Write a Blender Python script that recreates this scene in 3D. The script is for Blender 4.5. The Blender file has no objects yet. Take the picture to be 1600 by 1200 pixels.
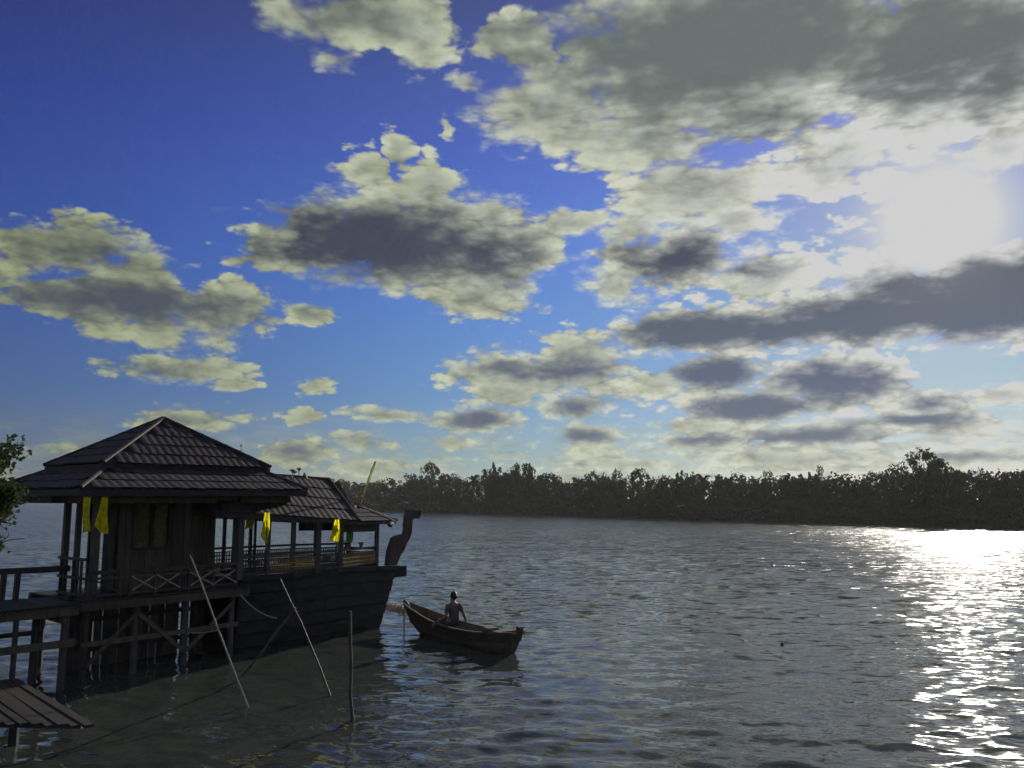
import bpy, bmesh, math, random
from mathutils import Vector, Matrix, noise as mnoise
R = math.radians
random.seed(7)
scene = bpy.context.scene
COL = scene.collection

# ------------------------------------------------------------------ camera
CAM_H = 4.0
F_PX = 1331.0
PITCH = math.atan(178.0 / F_PX)
cam_data = bpy.data.cameras.new('camera')
cam_data.sensor_width = 36.0
cam_data.lens = 36.0 * F_PX / 1600.0
cam_data.clip_start = 0.1
cam_data.clip_end = 6000.0
cam = bpy.data.objects.new('camera', cam_data)
COL.objects.link(cam)
cam.location = (0, 0, CAM_H)
cam.rotation_euler = (R(90) + PITCH, 0, 0)
scene.camera = cam

# ------------------------------------------------------------------ render settings
scene.render.engine = 'CYCLES'
scene.view_settings.view_transform = 'Standard'
scene.view_settings.look = 'None'
scene.view_settings.exposure = 0.0
scene.view_settings.gamma = 1.0
scene.view_settings.use_curve_mapping = False
cy = scene.cycles
cy.use_denoising = True
cy.use_adaptive_sampling = True
cy.adaptive_threshold = 0.02
cy.adaptive_min_samples = 12
cy.max_bounces = 6
cy.diffuse_bounces = 3
cy.glossy_bounces = 3
cy.transmission_bounces = 4
cy.transparent_max_bounces = 6
cy.sample_clamp_direct = 8.0
cy.sample_clamp_indirect = 4.0
cy.caustics_reflective = False
cy.caustics_refractive = False

def direction(px, py):
    """Unit direction of a photograph pixel (1600 x 1200) from the viewpoint."""
    x = (px - 800.0) / F_PX
    y = (600.0 - py) / F_PX
    c, s = math.cos(PITCH), math.sin(PITCH)
    return Vector((x, c - y * s, s + y * c)).normalized()

def azel(px, py):
    d = direction(px, py)
    return math.atan2(d.x, d.y), math.asin(d.z)

def at(px, py, Y):
    """Point seen at a pixel, on the upright plane Y metres ahead."""
    d = direction(px, py)
    return Vector((0, 0, CAM_H)) + d * (Y / d.y)

def on_level(px, py, z=0.0):
    d = direction(px, py)
    return Vector((0, 0, CAM_H)) + d * ((z - CAM_H) / d.z)

# ------------------------------------------------------------------ sun and sky
SUN_AZ, SUN_EL = azel(1470, 345)
SUN_DIR = direction(1470, 345)
sun_data = bpy.data.lights.new('sun', 'SUN')
sun_data.energy = 5.0
sun_data.angle = R(0.6)
sun_data.color = (1.0, 0.93, 0.82)
sun = bpy.data.objects.new('sun', sun_data)
COL.objects.link(sun)
sun.location = SUN_DIR * 100
sun.rotation_euler = SUN_DIR.to_track_quat('Z', 'Y').to_euler()

SKY_STRENGTH = 0.1
world = bpy.data.worlds.new('World')
scene.world = world
world.use_nodes = True
world.cycles.sampling_method = 'MANUAL'
world.cycles.sample_map_resolution = 512
wt = world.node_tree
wt.nodes.clear()

class NG:
    """Small helper for writing node graphs."""
    def __init__(self, tree):
        self.t = tree
    def new(self, kind, **kw):
        n = self.t.nodes.new(kind)
        for k, v in kw.items():
            setattr(n, k, v)
        return n
    def put(self, sock, v):
        if hasattr(v, 'links') or isinstance(v, bpy.types.NodeSocket):
            self.t.links.new(v, sock)
        elif v is not None:
            sock.default_value = v
    def m(self, op, a, b=None, c=None, clamp=False):
        n = self.new('ShaderNodeMath', operation=op, use_clamp=clamp)
        self.put(n.inputs[0], a); self.put(n.inputs[1], b); self.put(n.inputs[2], c)
        return n.outputs[0]
    def v(self, op, a, b=None, c=None):
        n = self.new('ShaderNodeVectorMath', operation=op)
        self.put(n.inputs[0], a); self.put(n.inputs[1], b); self.put(n.inputs[2], c)
        return n.outputs['Value'] if op in ('LENGTH', 'DOT_PRODUCT', 'DISTANCE') else n.outputs['Vector']
    def scale(self, a, s):
        n = self.new('ShaderNodeVectorMath', operation='SCALE')
        self.put(n.inputs[0], a); self.put(n.inputs['Scale'], s)
        return n.outputs['Vector']
    def xyz(self, x, y, z):
        n = self.new('ShaderNodeCombineXYZ')
        self.put(n.inputs[0], x); self.put(n.inputs[1], y); self.put(n.inputs[2], z)
        return n.outputs[0]
    def sep(self, a):
        n = self.new('ShaderNodeSeparateXYZ')
        self.put(n.inputs[0], a)
        return n.outputs
    def mix(self, f, a, b, kind='MIX'):
        n = self.new('ShaderNodeMix', data_type='RGBA', blend_type=kind)
        self.put(n.inputs[0], f); self.put(n.inputs[6], a); self.put(n.inputs[7], b)
        return n.outputs[2]
    def noise(self, vec, scale, detail=4.0, rough=0.5, dist=0.0, lac=2.0):
        n = self.new('ShaderNodeTexNoise', noise_dimensions='3D')
        self.put(n.inputs['Vector'], vec); self.put(n.inputs['Scale'], scale)
        n.inputs['Detail'].default_value = detail
        n.inputs['Roughness'].default_value = rough
        n.inputs['Lacunarity'].default_value = lac
        n.inputs['Distortion'].default_value = dist
        return n
    def rng(self, val, a, b, c=0.0, d=1.0, kind='SMOOTHSTEP'):
        n = self.new('ShaderNodeMapRange', interpolation_type=kind)
        n.clamp = True if kind == 'LINEAR' else n.clamp
        self.put(n.inputs[0], val); self.put(n.inputs[1], a); self.put(n.inputs[2], b)
        self.put(n.inputs[3], c); self.put(n.inputs[4], d)
        return n.outputs[0]
    def ramp(self, f, stops, interp='LINEAR'):
        n = self.new('ShaderNodeValToRGB')
        cr = n.color_ramp
        cr.interpolation = interp
        while len(cr.elements) < len(stops):
            cr.elements.new(0.5)
        for e, (p, c) in zip(cr.elements, stops):
            e.position = p
            e.color = (c[0], c[1], c[2], 1)
        self.put(n.inputs[0], f)
        return n.outputs[0]

# cloud bodies: the directions the clouds stand in, (x, y, half width, half height, weight)
# read off the photograph and turned into azimuth and elevation; the same list drives what the water reflects
CLOUDS = [
 (575, 30, 150, 70, 1.0), (650, 40, 60, 70, .8), (545, 95, 45, 40, .6), (470, 20, 60, 40, .6),
 (745, 128, 50, 24, .6), (815, 50, 90, 60, .8),
 (1130, 70, 400, 190, 1.5), (1480, 90, 300, 170, 1.5), (880, 180, 140, 90, 1.0), (1010, 210, 180, 90, 1.0),
 (1085, 295, 160, 90, 1.0), (1330, 245, 190, 75, 1.0), (1150, 345, 100, 50, .8), (1560, 235, 120, 50, .8),
 (693, 203, 26, 26, .6), (606, 225, 26, 40, .5), (560, 262, 50, 38, .8), (660, 290, 90, 55, .9),
 (640, 375, 250, 105, 1.25), (800, 400, 95, 95, 1.0), (440, 395, 110, 38, .75), (740, 465, 90, 40, .8),
 (120, 385, 160, 58, 1.0), (205, 470, 240, 62, 1.15), (340, 485, 100, 70, 1.1), (60, 400, 90, 50, .8), (230, 420, 90, 60, .9), (250, 500, 170, 50, 1.0),
 (487, 495, 52, 17, .7), (285, 580, 120, 32, .9), (365, 600, 60, 18, .7), (492, 606, 40, 17, .7),
 (300, 655, 105, 26, .8), (465, 707, 75, 28, .9), (473, 654, 45, 17, .7), (610, 651, 105, 16, .75),
 (752, 658, 85, 34, 1.0), (560, 690, 70, 18, .7), (708, 692, 55, 16, .7), (580, 730, 110, 16, .7), (90, 700, 60, 14, .5),
 (855, 585, 190, 52, 1.05), (915, 555, 110, 60, .9), (790, 615, 90, 34, .8), (905, 634, 80, 30, .9), (922, 679, 90, 25, .9),
 (1060, 400, 150, 75, 1.05), (1190, 430, 125, 55, .95), (975, 445, 80, 62, .8), (900, 352, 110, 34, .8), (1000, 360, 90, 40, .8),
 (1095, 515, 190, 48, 1.25), (1240, 508, 160, 46, 1.2), (1350, 490, 240, 62, 1.3), (1545, 465, 210, 95, 1.4), (1380, 430, 120, 50, 1.0),
 (1120, 582, 125, 46, 1.05), (1295, 598, 150, 60, 1.1), (1180, 632, 170, 38, 1.05), (1020, 600, 80, 40, .7),
 (1090, 610, 290, 130, .36), (1100, 420, 250, 110, .36), (1250, 690, 380, 70, .45), (1000, 690, 260, 60, .36),
 (1440, 628, 110, 34, .95), (1465, 662, 150, 34, .95), (1570, 612, 90, 28, .8), (1080, 665, 120, 26, .7),
 (1100, 690, 150, 22, .9), (1290, 680, 200, 30, .95), (1240, 715, 300, 22, .85), (1000, 725, 200, 18, .75), (1500, 715, 150, 24, .85),
]
DARKS = [
 (590, 378, 240, 75, 1.15), (460, 392, 130, 30, .9), (740, 395, 120, 60, .7), (195, 470, 230, 44, .9), (300, 488, 110, 34, .6), (110, 392, 120, 36, .35),
 (1130, 70, 400, 130, 1.3), (890, 60, 160, 90, .8), (1450, 70, 280, 130, 1.2), (1180, 180, 170, 70, .6), (1560, 120, 120, 70, .8),
 (1060, 405, 115, 40, 1.0), (1180, 415, 60, 22, .5), (1095, 517, 180, 36, 1.2), (1230, 512, 150, 34, 1.15), (1350, 500, 230, 50, 1.25), (1540, 470, 230, 84, 1.4), (1420, 455, 120, 44, 1.0),
 (1120, 582, 95, 36, 1.1), (1300, 600, 125, 44, 1.05), (1180, 636, 150, 25, 1.1), (752, 656, 60, 24, .95), (870, 578, 130, 24, .7),
 (905, 634, 50, 18, .8), (918, 684, 65, 13, .9), (1440, 655, 130, 15, .85), (1260, 682, 170, 14, .85), (1090, 686, 80, 12, .85),
 (1450, 630, 60, 20, .7), (460, 704, 45, 16, .5), (240, 584, 60, 22, .5), (290, 660, 70, 14, .4), (1510, 712, 80, 11, .6), (570, 20, 80, 30, .25),
]

def build_sky():
    g = NG(wt)
    out = g.new('ShaderNodeOutputWorld')
    bg = g.new('ShaderNodeBackground')
    bg.inputs['Strength'].default_value = SKY_STRENGTH
    wt.links.new(bg.outputs[0], out.inputs[0])
    K = 1.0 / SKY_STRENGTH
    sky = g.new('ShaderNodeTexSky')
    sky.sky_type = 'NISHITA'
    sky.sun_disc = False
    sky.sun_elevation = SUN_EL
    sky.sun_rotation = SUN_AZ
    sky.altitude = 0.0
    sky.air_density = 1.0
    sky.dust_density = 0.6
    sky.ozone_density = 3.0
    tc = g.new('ShaderNodeTexCoord')
    d = g.v('NORMALIZE', tc.outputs['Generated'])
    dx, dy, dz = g.sep(d)
    az = g.m('ARCTAN2', dx, dy)
    el = g.m('ARCSINE', dz)
    cs = g.m('MAXIMUM', g.v('DOT_PRODUCT', d, tuple(SUN_DIR)), -1.0)
    ang = g.m('ARCCOSINE', g.m('MINIMUM', cs, 0.99999))          # angle from the sun, radians
    elp = g.m('MAXIMUM', el, 0.0)
    # ---- clear sky: the physical sky, pulled to the deep saturated blue of the place
    blue = g.ramp(g.m('DIVIDE', elp, 1.2), [
        (0.0, (.30, .40, .34)), (0.03, (.22, .36, .40)), (0.10, (.110, .265, .54)), (0.22, (.070, .185, .60)),
        (0.34, (.056, .108, .48)), (0.46, (.050, .070, .24)), (1.0, (.035, .05, .20))])
    far = g.rng(ang, 0.1, 1.25, 1.22, 0.42)
    blue = g.mix(g.rng(ang, .45, 1.05), blue, g.v('MULTIPLY', blue, (.72, .68, .98)))
    blue = g.scale(blue, g.m('MULTIPLY', far, K))
    clear = g.mix(0.12, blue, sky.outputs[0])
    # ---- cloud fields
    flat = g.v('MULTIPLY', d, (1.0, 1.0, 1.9))
    w1 = g.noise(flat, 9.0, 2.0, 0.5)
    w2 = g.noise(flat, 34.0, 3.0, 0.55)
    wa = g.v('SUBTRACT', w1.outputs['Color'], (.5, .5, .5))
    wb = g.v('SUBTRACT', w2.outputs['Color'], (.5, .5, .5))
    hs = g.rng(el, 0.0, 0.45, 0.22, 1.0, 'LINEAR')               # clouds shrink towards the horizon
    p = g.xyz(az, el, 0.0)
    pw = g.v('ADD', p, g.scale(g.v('MULTIPLY', wa, (.085, .05, 0)), hs))
    pw = g.v('ADD', pw, g.scale(g.v('MULTIPLY', wb, (.055, .036, 0)), hs))
    pd = g.v('ADD', p, g.scale(g.v('MULTIPLY', wa, (.07, .035, 0)), hs))
    pd = g.v('ADD', pd, g.scale(g.v('MULTIPLY', wb, (.035, .02, 0)), hs))
    RATIOS = (0.7, 1.0, 1.45, 2.1, 3.0, 4.3, 6.2, 9.0)
    def field(pts, pv, start):
        acc, scaled = start, {}
        for (cx, cy_, rx, ry, w) in pts:
            a0, e0 = azel(cx, cy_)
            a1, _ = azel(cx + rx, cy_)
            _, e1 = azel(cx, cy_ - ry)
            rx_, ry_ = abs(a1 - a0), abs(e1 - e0)
            q = min(RATIOS, key=lambda r: abs(math.log(r * ry_ / rx_)))   # few squash classes keep the graph short
            rad = math.sqrt(rx_ * ry_ * q)
            if q not in scaled:
                scaled[q] = g.v('MULTIPLY', pv, (1.0, q, 0.0))
            l = g.v('DISTANCE', scaled[q], (a0, e0 * q, 0.0))
            acc = g.m('MAXIMUM', acc, g.m('MULTIPLY_ADD', l, -w / rad, w))
        return acc
    body = field(CLOUDS, pw, -1.0)
    dark = field(DARKS, pd, -0.6)
    # further clouds of the same kind all round, outside the stretch of sky listed above
    inside = g.m('MULTIPLY', g.rng(g.m('ABSOLUTE', az), 0.56, 0.70, 1.0, 0.0), g.rng(el, 0.50, 0.62, 1.0, 0.0))
    big = g.noise(flat, 3.4, 3.0, 0.5)
    wild = g.m('MULTIPLY_ADD', big.outputs[0], 4.0, -1.92)
    body = g.m('MAXIMUM', body, g.m('MULTIPLY_ADD', inside, -3.0, wild))
    dark = g.m('MAXIMUM', dark, g.m('MULTIPLY_ADD', inside, -3.0, g.m('SUBTRACT', wild, 0.12)))
    # ---- billows
    sc = g.rng(el, 0.02, 0.40, 34.0, 17.0, 'LINEAR')
    f1 = g.noise(flat, 15.0, 9.0, 0.56)
    up = g.v('ADD', flat, tuple(Vector((SUN_DIR.x, SUN_DIR.y, SUN_DIR.z + .55)).normalized() * 0.011))
    f0 = g.noise(flat, 17.0, 2.6, 0.5)
    f2 = g.noise(up, 17.0, 2.6, 0.5)
    f3 = g.noise(flat, 46.0, 6.0, 0.52)
    fb = g.m('SUBTRACT', f1.outputs[0], 0.5)
    vor = g.new('ShaderNodeTexVoronoi', feature='F1')                 # rounded billows with creases between them
    vor.inputs['Detail'].default_value = 2.0
    vor.inputs['Roughness'].default_value = .55
    vor.inputs['Lacunarity'].default_value = 2.2
    g.put(vor.inputs['Scale'], 1.0)
    vs = g.rng(el, .06, .45, 40.0, 19.0, 'LINEAR')
    g.put(vor.inputs['Vector'], g.scale(g.v('ADD', flat, g.scale(wb, .018)), vs))
    puff = g.m('SUBTRACT', .92, vor.outputs['Distance'])
    fc = g.m('SUBTRACT', f3.outputs[0], 0.5)
    rel = g.m('SUBTRACT', f0.outputs[0], f2.outputs[0])   # billow sides turned to the sun
    near = g.rng(body, -0.55, 0.10)                                     # no loose crumbs away from the bodies
    rough = g.m('MULTIPLY_ADD', fb, 1.2, g.m('MULTIPLY', fc, 0.15))
    rough = g.m('MULTIPLY_ADD', puff, 0.46, rough)
    dens = g.m('ADD', body, g.m('MULTIPLY', rough, near))
    soft = g.rng(w1.outputs[0], .42, .62, .26, .62)                # some edges crisp, some drawn out in wisps
    alpha = g.rng(dens, 0.02, soft)
    # thin horizon layer
    band = g.v('MULTIPLY', d, (1.0, 1.0, 4.6))
    hb = g.noise(band, 15.0, 7.0, 0.55)
    hl = g.m('MULTIPLY', g.rng(el, 0.015, 0.11, 1.0, 0.0), g.rng(ang, 0.3, 0.9, 1.0, 0.45))
    ha = g.m('MULTIPLY', g.rng(hb.outputs[0], 0.47, 0.56), hl)
    alpha = g.m('MAXIMUM', alpha, ha)
    # ---- brightness: thin cloud lets the low sun through, thick cloud stays grey
    dk = g.m('ADD', dark, g.m('MULTIPLY', g.m('SUBTRACT', f0.outputs[0], 0.5), 0.45))
    dk = g.m('ADD', dk, g.m('MULTIPLY', fb, 0.10))
    dk = g.m('ADD', dk, g.m('MULTIPLY', rel, 0.7))
    dk = g.m('ADD', dk, g.m('MULTIPLY', puff, -0.35))
    dk = g.rng(dk, -0.25, 0.80)
    dk = g.m('MAXIMUM', dk, g.m('MULTIPLY', g.m('MULTIPLY', g.rng(hb.outputs[0], 0.55, 0.70), hl), .7))
    lite = g.ramp(g.m('DIVIDE', ang, 2.6), [(0.0, (.90, .90, .86)), (0.07, (.66, .67, .58)), (0.12, (.54, .56, .45)), (0.25, (.40, .43, .315)), (0.375, (.27, .30, .185)), (0.45, (.27, .30, .20)),
        (0.60, (.66, .66, .59)), (0.75, (.95, .93, .86))])        # on the side away from the sun the clouds are lit from the front
    tex = g.m('ADD', 1.0, g.m('MULTIPLY', rel, -1.1))
    tex = g.m('ADD', tex, g.m('MULTIPLY', fc, 0.22))
    tex = g.m('ADD', tex, g.m('MULTIPLY', puff, 0.75))
    tex = g.m('MAXIMUM', g.m('MINIMUM', tex, 1.3), 0.5)
    lite = g.scale(lite, tex)
    lite = g.mix(g.rng(dens, 0.30, 1.0, 0.0, 0.72), lite, g.v('MULTIPLY', lite, (.42, .46, .56)))
    deep = g.ramp(g.m('DIVIDE', elp, .6), [(.10, (.13, .155, .20)), (.22, (.10, .122, .185)), (.36, (.092, .110, .145)), (.46, (.060, .069, .104)), (.54, (.060, .069, .100)), (.64, (.105, .125, .128)), (.8, (.125, .150, .145))])
    deep = g.scale(deep, g.m('MULTIPLY', g.rng(ang, 0.2, 1.2, 1.12, 0.72), g.rng(ang, 1.25, 2.0, 1.0, 3.2)))
    ccol = g.mix(dk, lite, deep)
    col = g.mix(alpha, clear, g.scale(ccol, K))
    # ---- glow of the air round the sun
    g1 = g.m('EXPONENT', g.m('MULTIPLY', g.m('MULTIPLY', ang, ang), -1 / (0.052 ** 2)))
    g2 = g.m('EXPONENT', g.m('MULTIPLY', ang, -1 / 0.10))
    gl = g.m('ADD', g.m('MULTIPLY', g1, 1.5), g.m('MULTIPLY', g2, 0.68))
    thin = g.m('SUBTRACT', 1.0, g.m('MULTIPLY', g.m('MULTIPLY', dk, alpha), 0.86))
    gl = g.m('MULTIPLY', gl, thin, clamp=True)
    W = .63 * K
    tot = g.mix(gl, g.v('MINIMUM', col, (W, W, W)), (W, W, W, 1))
    wt.links.new(tot, bg.inputs['Color'])

build_sky()

# ------------------------------------------------------------------ materials
def material(name):
    m = bpy.data.materials.new(name)
    m.use_nodes = True
    t = m.node_tree
    t.nodes.clear()
    g = NG(t)
    out = g.new('ShaderNodeOutputMaterial')
    return m, g, out

def principled(g, out, color, rough=0.6, spec=0.4, metal=0.0):
    b = g.new('ShaderNodeBsdfPrincipled')
    g.put(b.inputs['Base Color'], color)
    g.put(b.inputs['Roughness'], rough)
    b.inputs['Specular IOR Level'].default_value = spec
    b.inputs['Metallic'].default_value = metal
    g.t.links.new(b.outputs[0], out.inputs[0])
    return b

def bump(g, height, strength, dist):
    n = g.new('ShaderNodeBump')
    n.inputs['Strength'].default_value = strength
    n.inputs['Distance'].default_value = dist
    g.put(n.inputs['Height'], height)
    return n.outputs[0]

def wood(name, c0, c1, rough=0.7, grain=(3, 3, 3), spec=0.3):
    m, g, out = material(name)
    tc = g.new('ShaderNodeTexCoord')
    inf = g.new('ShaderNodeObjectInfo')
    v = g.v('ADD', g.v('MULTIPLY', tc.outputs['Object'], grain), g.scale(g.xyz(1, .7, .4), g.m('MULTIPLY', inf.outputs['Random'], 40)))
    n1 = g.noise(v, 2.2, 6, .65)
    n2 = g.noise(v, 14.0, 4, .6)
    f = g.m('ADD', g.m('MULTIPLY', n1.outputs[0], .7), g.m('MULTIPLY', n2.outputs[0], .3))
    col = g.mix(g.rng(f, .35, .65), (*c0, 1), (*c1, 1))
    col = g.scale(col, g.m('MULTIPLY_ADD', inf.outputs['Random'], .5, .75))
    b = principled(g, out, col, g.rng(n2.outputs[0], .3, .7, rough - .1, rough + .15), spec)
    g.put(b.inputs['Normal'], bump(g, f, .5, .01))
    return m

def plain(name, color, rough=.6, spec=.3, scale=20.0, vary=.35):
    m, g, out = material(name)
    tc = g.new('ShaderNodeTexCoord')
    n = g.noise(tc.outputs['Object'], scale, 4, .6)
    col = g.scale(g.mix(0.0, (*color, 1), (*color, 1)), g.rng(n.outputs[0], .3, .7, 1 - vary, 1 + vary))
    b = principled(g, out, col, rough, spec)
    g.put(b.inputs['Normal'], bump(g, n.outputs[0], .3, .01))
    return m

def cloth(name, color, through=.55):
    m, g, out = material(name)
    tc = g.new('ShaderNodeTexCoord')
    n = g.noise(tc.outputs['Object'], 9.0, 3, .5)
    col = g.scale(g.mix(0.0, (*color, 1), (*color, 1)), g.rng(n.outputs[0], .3, .7, .75, 1.15))
    d = g.new('ShaderNodeBsdfDiffuse'); g.put(d.inputs[0], col)
    t = g.new('ShaderNodeBsdfTranslucent'); g.put(t.inputs[0], col)
    mx = g.new('ShaderNodeMixShader'); mx.inputs[0].default_value = through
    g.t.links.new(d.outputs[0], mx.inputs[1]); g.t.links.new(t.outputs[0], mx.inputs[2])
    g.t.links.new(mx.outputs[0], out.inputs[0])
    return m

def leaf(name, c0, c1, scale=.6, through=.25):
    m, g, out = material(name)
    geo = g.new('ShaderNodeNewGeometry')
    inf = g.new('ShaderNodeObjectInfo')
    n = g.noise(geo.outputs['Position'], scale, 3, .6)
    f = g.m('ADD', g.m('MULTIPLY', n.outputs[0], .7), g.m('MULTIPLY', inf.outputs['Random'], .4))
    col = g.mix(g.rng(f, .3, .8), (*c0, 1), (*c1, 1))
    d = g.new('ShaderNodeBsdfDiffuse'); g.put(d.inputs[0], col)
    t = g.new('ShaderNodeBsdfTranslucent'); g.put(t.inputs[0], col)
    mx = g.new('ShaderNodeMixShader'); mx.inputs[0].default_value = through
    g.t.links.new(d.outputs[0], mx.inputs[1]); g.t.links.new(t.outputs[0], mx.inputs[2])
    g.t.links.new(mx.outputs[0], out.inputs[0])
    return m

M = {}
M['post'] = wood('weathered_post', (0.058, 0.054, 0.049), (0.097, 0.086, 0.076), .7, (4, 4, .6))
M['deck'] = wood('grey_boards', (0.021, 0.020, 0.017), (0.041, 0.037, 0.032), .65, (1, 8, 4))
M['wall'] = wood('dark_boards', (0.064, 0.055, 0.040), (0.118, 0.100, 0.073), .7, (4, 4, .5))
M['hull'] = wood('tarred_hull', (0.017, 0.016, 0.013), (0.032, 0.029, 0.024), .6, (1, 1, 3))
M['rail'] = wood('railing_wood', (0.044, 0.038, 0.032), (0.080, 0.068, 0.052), .6, (2, 2, 2))
M['ochre'] = wood('ochre_paint', (0.252, 0.156, 0.042), (0.330, 0.216, 0.072), .5, (4, 4, 4))
M['canoe'] = wood('canoe_wood', (0.080, 0.068, 0.052), (0.146, 0.122, 0.089), .6, (2, 2, 5))
M['carved'] = wood('carved_wood', (0.059, 0.041, 0.037), (0.097, 0.071, 0.063), .6, (3, 3, 1))
M['bamboo'] = plain('bamboo', (.26, .23, .18), .5, .4, 12, .3)
M['rope'] = plain('rope', (.20, .185, .155), .9, .1, 60, .3)
M['orange'] = plain('orange_paint', (.55, .20, .05), .5, .4, 18, .3)
M['white'] = plain('white_paint', (.75, .74, .70), .5, .4, 18, .1)
M['yellow'] = cloth('yellow_cloth', (1.0, .90, .02), .65)
M['green'] = cloth('green_cloth', (.18, .62, .08), .6)
M['lime'] = cloth('lime_cloth', (.62, .62, .06))
M['curtain'] = cloth('faded_curtain', (.20, .18, .07), .3)
M['leaf'] = leaf('leaf', (.04, .05, .025), (.065, .08, .035), 1.2)
M['far_leaf'] = leaf('far_leaf', (.055, .06, .04), (.08, .085, .055), .15, .10)
M['bark'] = wood('bark', (.10, .085, .07), (.2, .17, .14), .85, (3, 3, .7))
M['skin'] = plain('skin', (.24, .14, .09), .55, .35, 25, .1)
M['hair'] = plain('hair', (.02, .018, .016), .5, .4, 60, .4)
M['shirt'] = plain('shirt_cloth', (.10, .085, .09), .85, .1, 30, .25)
M['shorts'] = plain('shorts_cloth', (.06, .06, .075), .85, .1, 30, .25)
M['metal'] = plain('dull_metal', (.16, .16, .17), .45, .5, 20, .2)
M['soil'] = plain('bank_soil', (.10, .085, .06), .95, .1, .7, .4)
M['pot'] = plain('clay_pot', (.20, .11, .08), .7, .3, 20, .2)

def roof_mat():
    m, g, out = material('roof_sheet')
    tc = g.new('ShaderNodeTexCoord'); inf = g.new('ShaderNodeObjectInfo')
    n = g.noise(tc.outputs['Object'], 7.0, 5, .6)
    col = g.mix(g.rng(n.outputs[0], .3, .7), (.038, .033, .033, 1), (.058, .050, .050, 1))
    col = g.scale(col, g.m('MULTIPLY_ADD', inf.outputs['Random'], .45, .78))
    b = principled(g, out, col, g.rng(n.outputs[0], .3, .7, .55, .72), .16)
    g.put(b.inputs['Normal'], bump(g, n.outputs[0], .25, .01))
    return m
M['roof'] = roof_mat()

def water_mat():
    m, g, out = material('river_water')
    geo = g.new('ShaderNodeNewGeometry')
    pos = geo.outputs['Position']
    a = R(14)
    rot = g.new('ShaderNodeVectorRotate', rotation_type='Z_AXIS')
    g.put(rot.inputs['Vector'], pos); rot.inputs['Angle'].default_value = a
    q = g.v('MULTIPLY', rot.outputs[0], (.42, 1.0, 1.0))
    dist = g.v('LENGTH', g.v('SUBTRACT', pos, (0, 0, CAM_H)))
    n1 = g.noise(q, 1.8, 2, .55, .3)
    n2 = g.noise(q, 6.0, 3, .6, .2)
    n3 = g.noise(g.v('MULTIPLY', pos, (.5, 1, 1)), .055, 3, .55)
    patch = g.rng(n3.outputs[0], .34, .66, .65, 1.25)
    far = g.rng(dist, 10, 55, 0.0, 1.0)
    s1 = g.scale(g.v('SUBTRACT', n1.outputs[1], (.5, .5, .5)), g.m('MULTIPLY', patch, g.m('MULTIPLY_ADD', far, .78, .14)))
    s2 = g.scale(g.v('SUBTRACT', n2.outputs[1], (.5, .5, .5)), g.m('MULTIPLY', patch, g.m('MULTIPLY_ADD', far, .40, .36)))
    sl = g.v('MULTIPLY', g.v('ADD', s1, s2), g.xyz(g.m('MULTIPLY_ADD', far, 1.1, .75), 1.0, 0.0))
    nrm = g.v('NORMALIZE', g.v('ADD', geo.outputs['Normal'], sl))
    b = principled(g, out, (.044, .050, .045, 1), .05, .5)
    b.inputs['IOR'].default_value = 1.33
    g.put(b.inputs['Roughness'], g.rng(dist, 18, 110, .04, .165, 'LINEAR'))
    g.put(b.inputs['Normal'], nrm)
    return m
M['water'] = water_mat()

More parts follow.
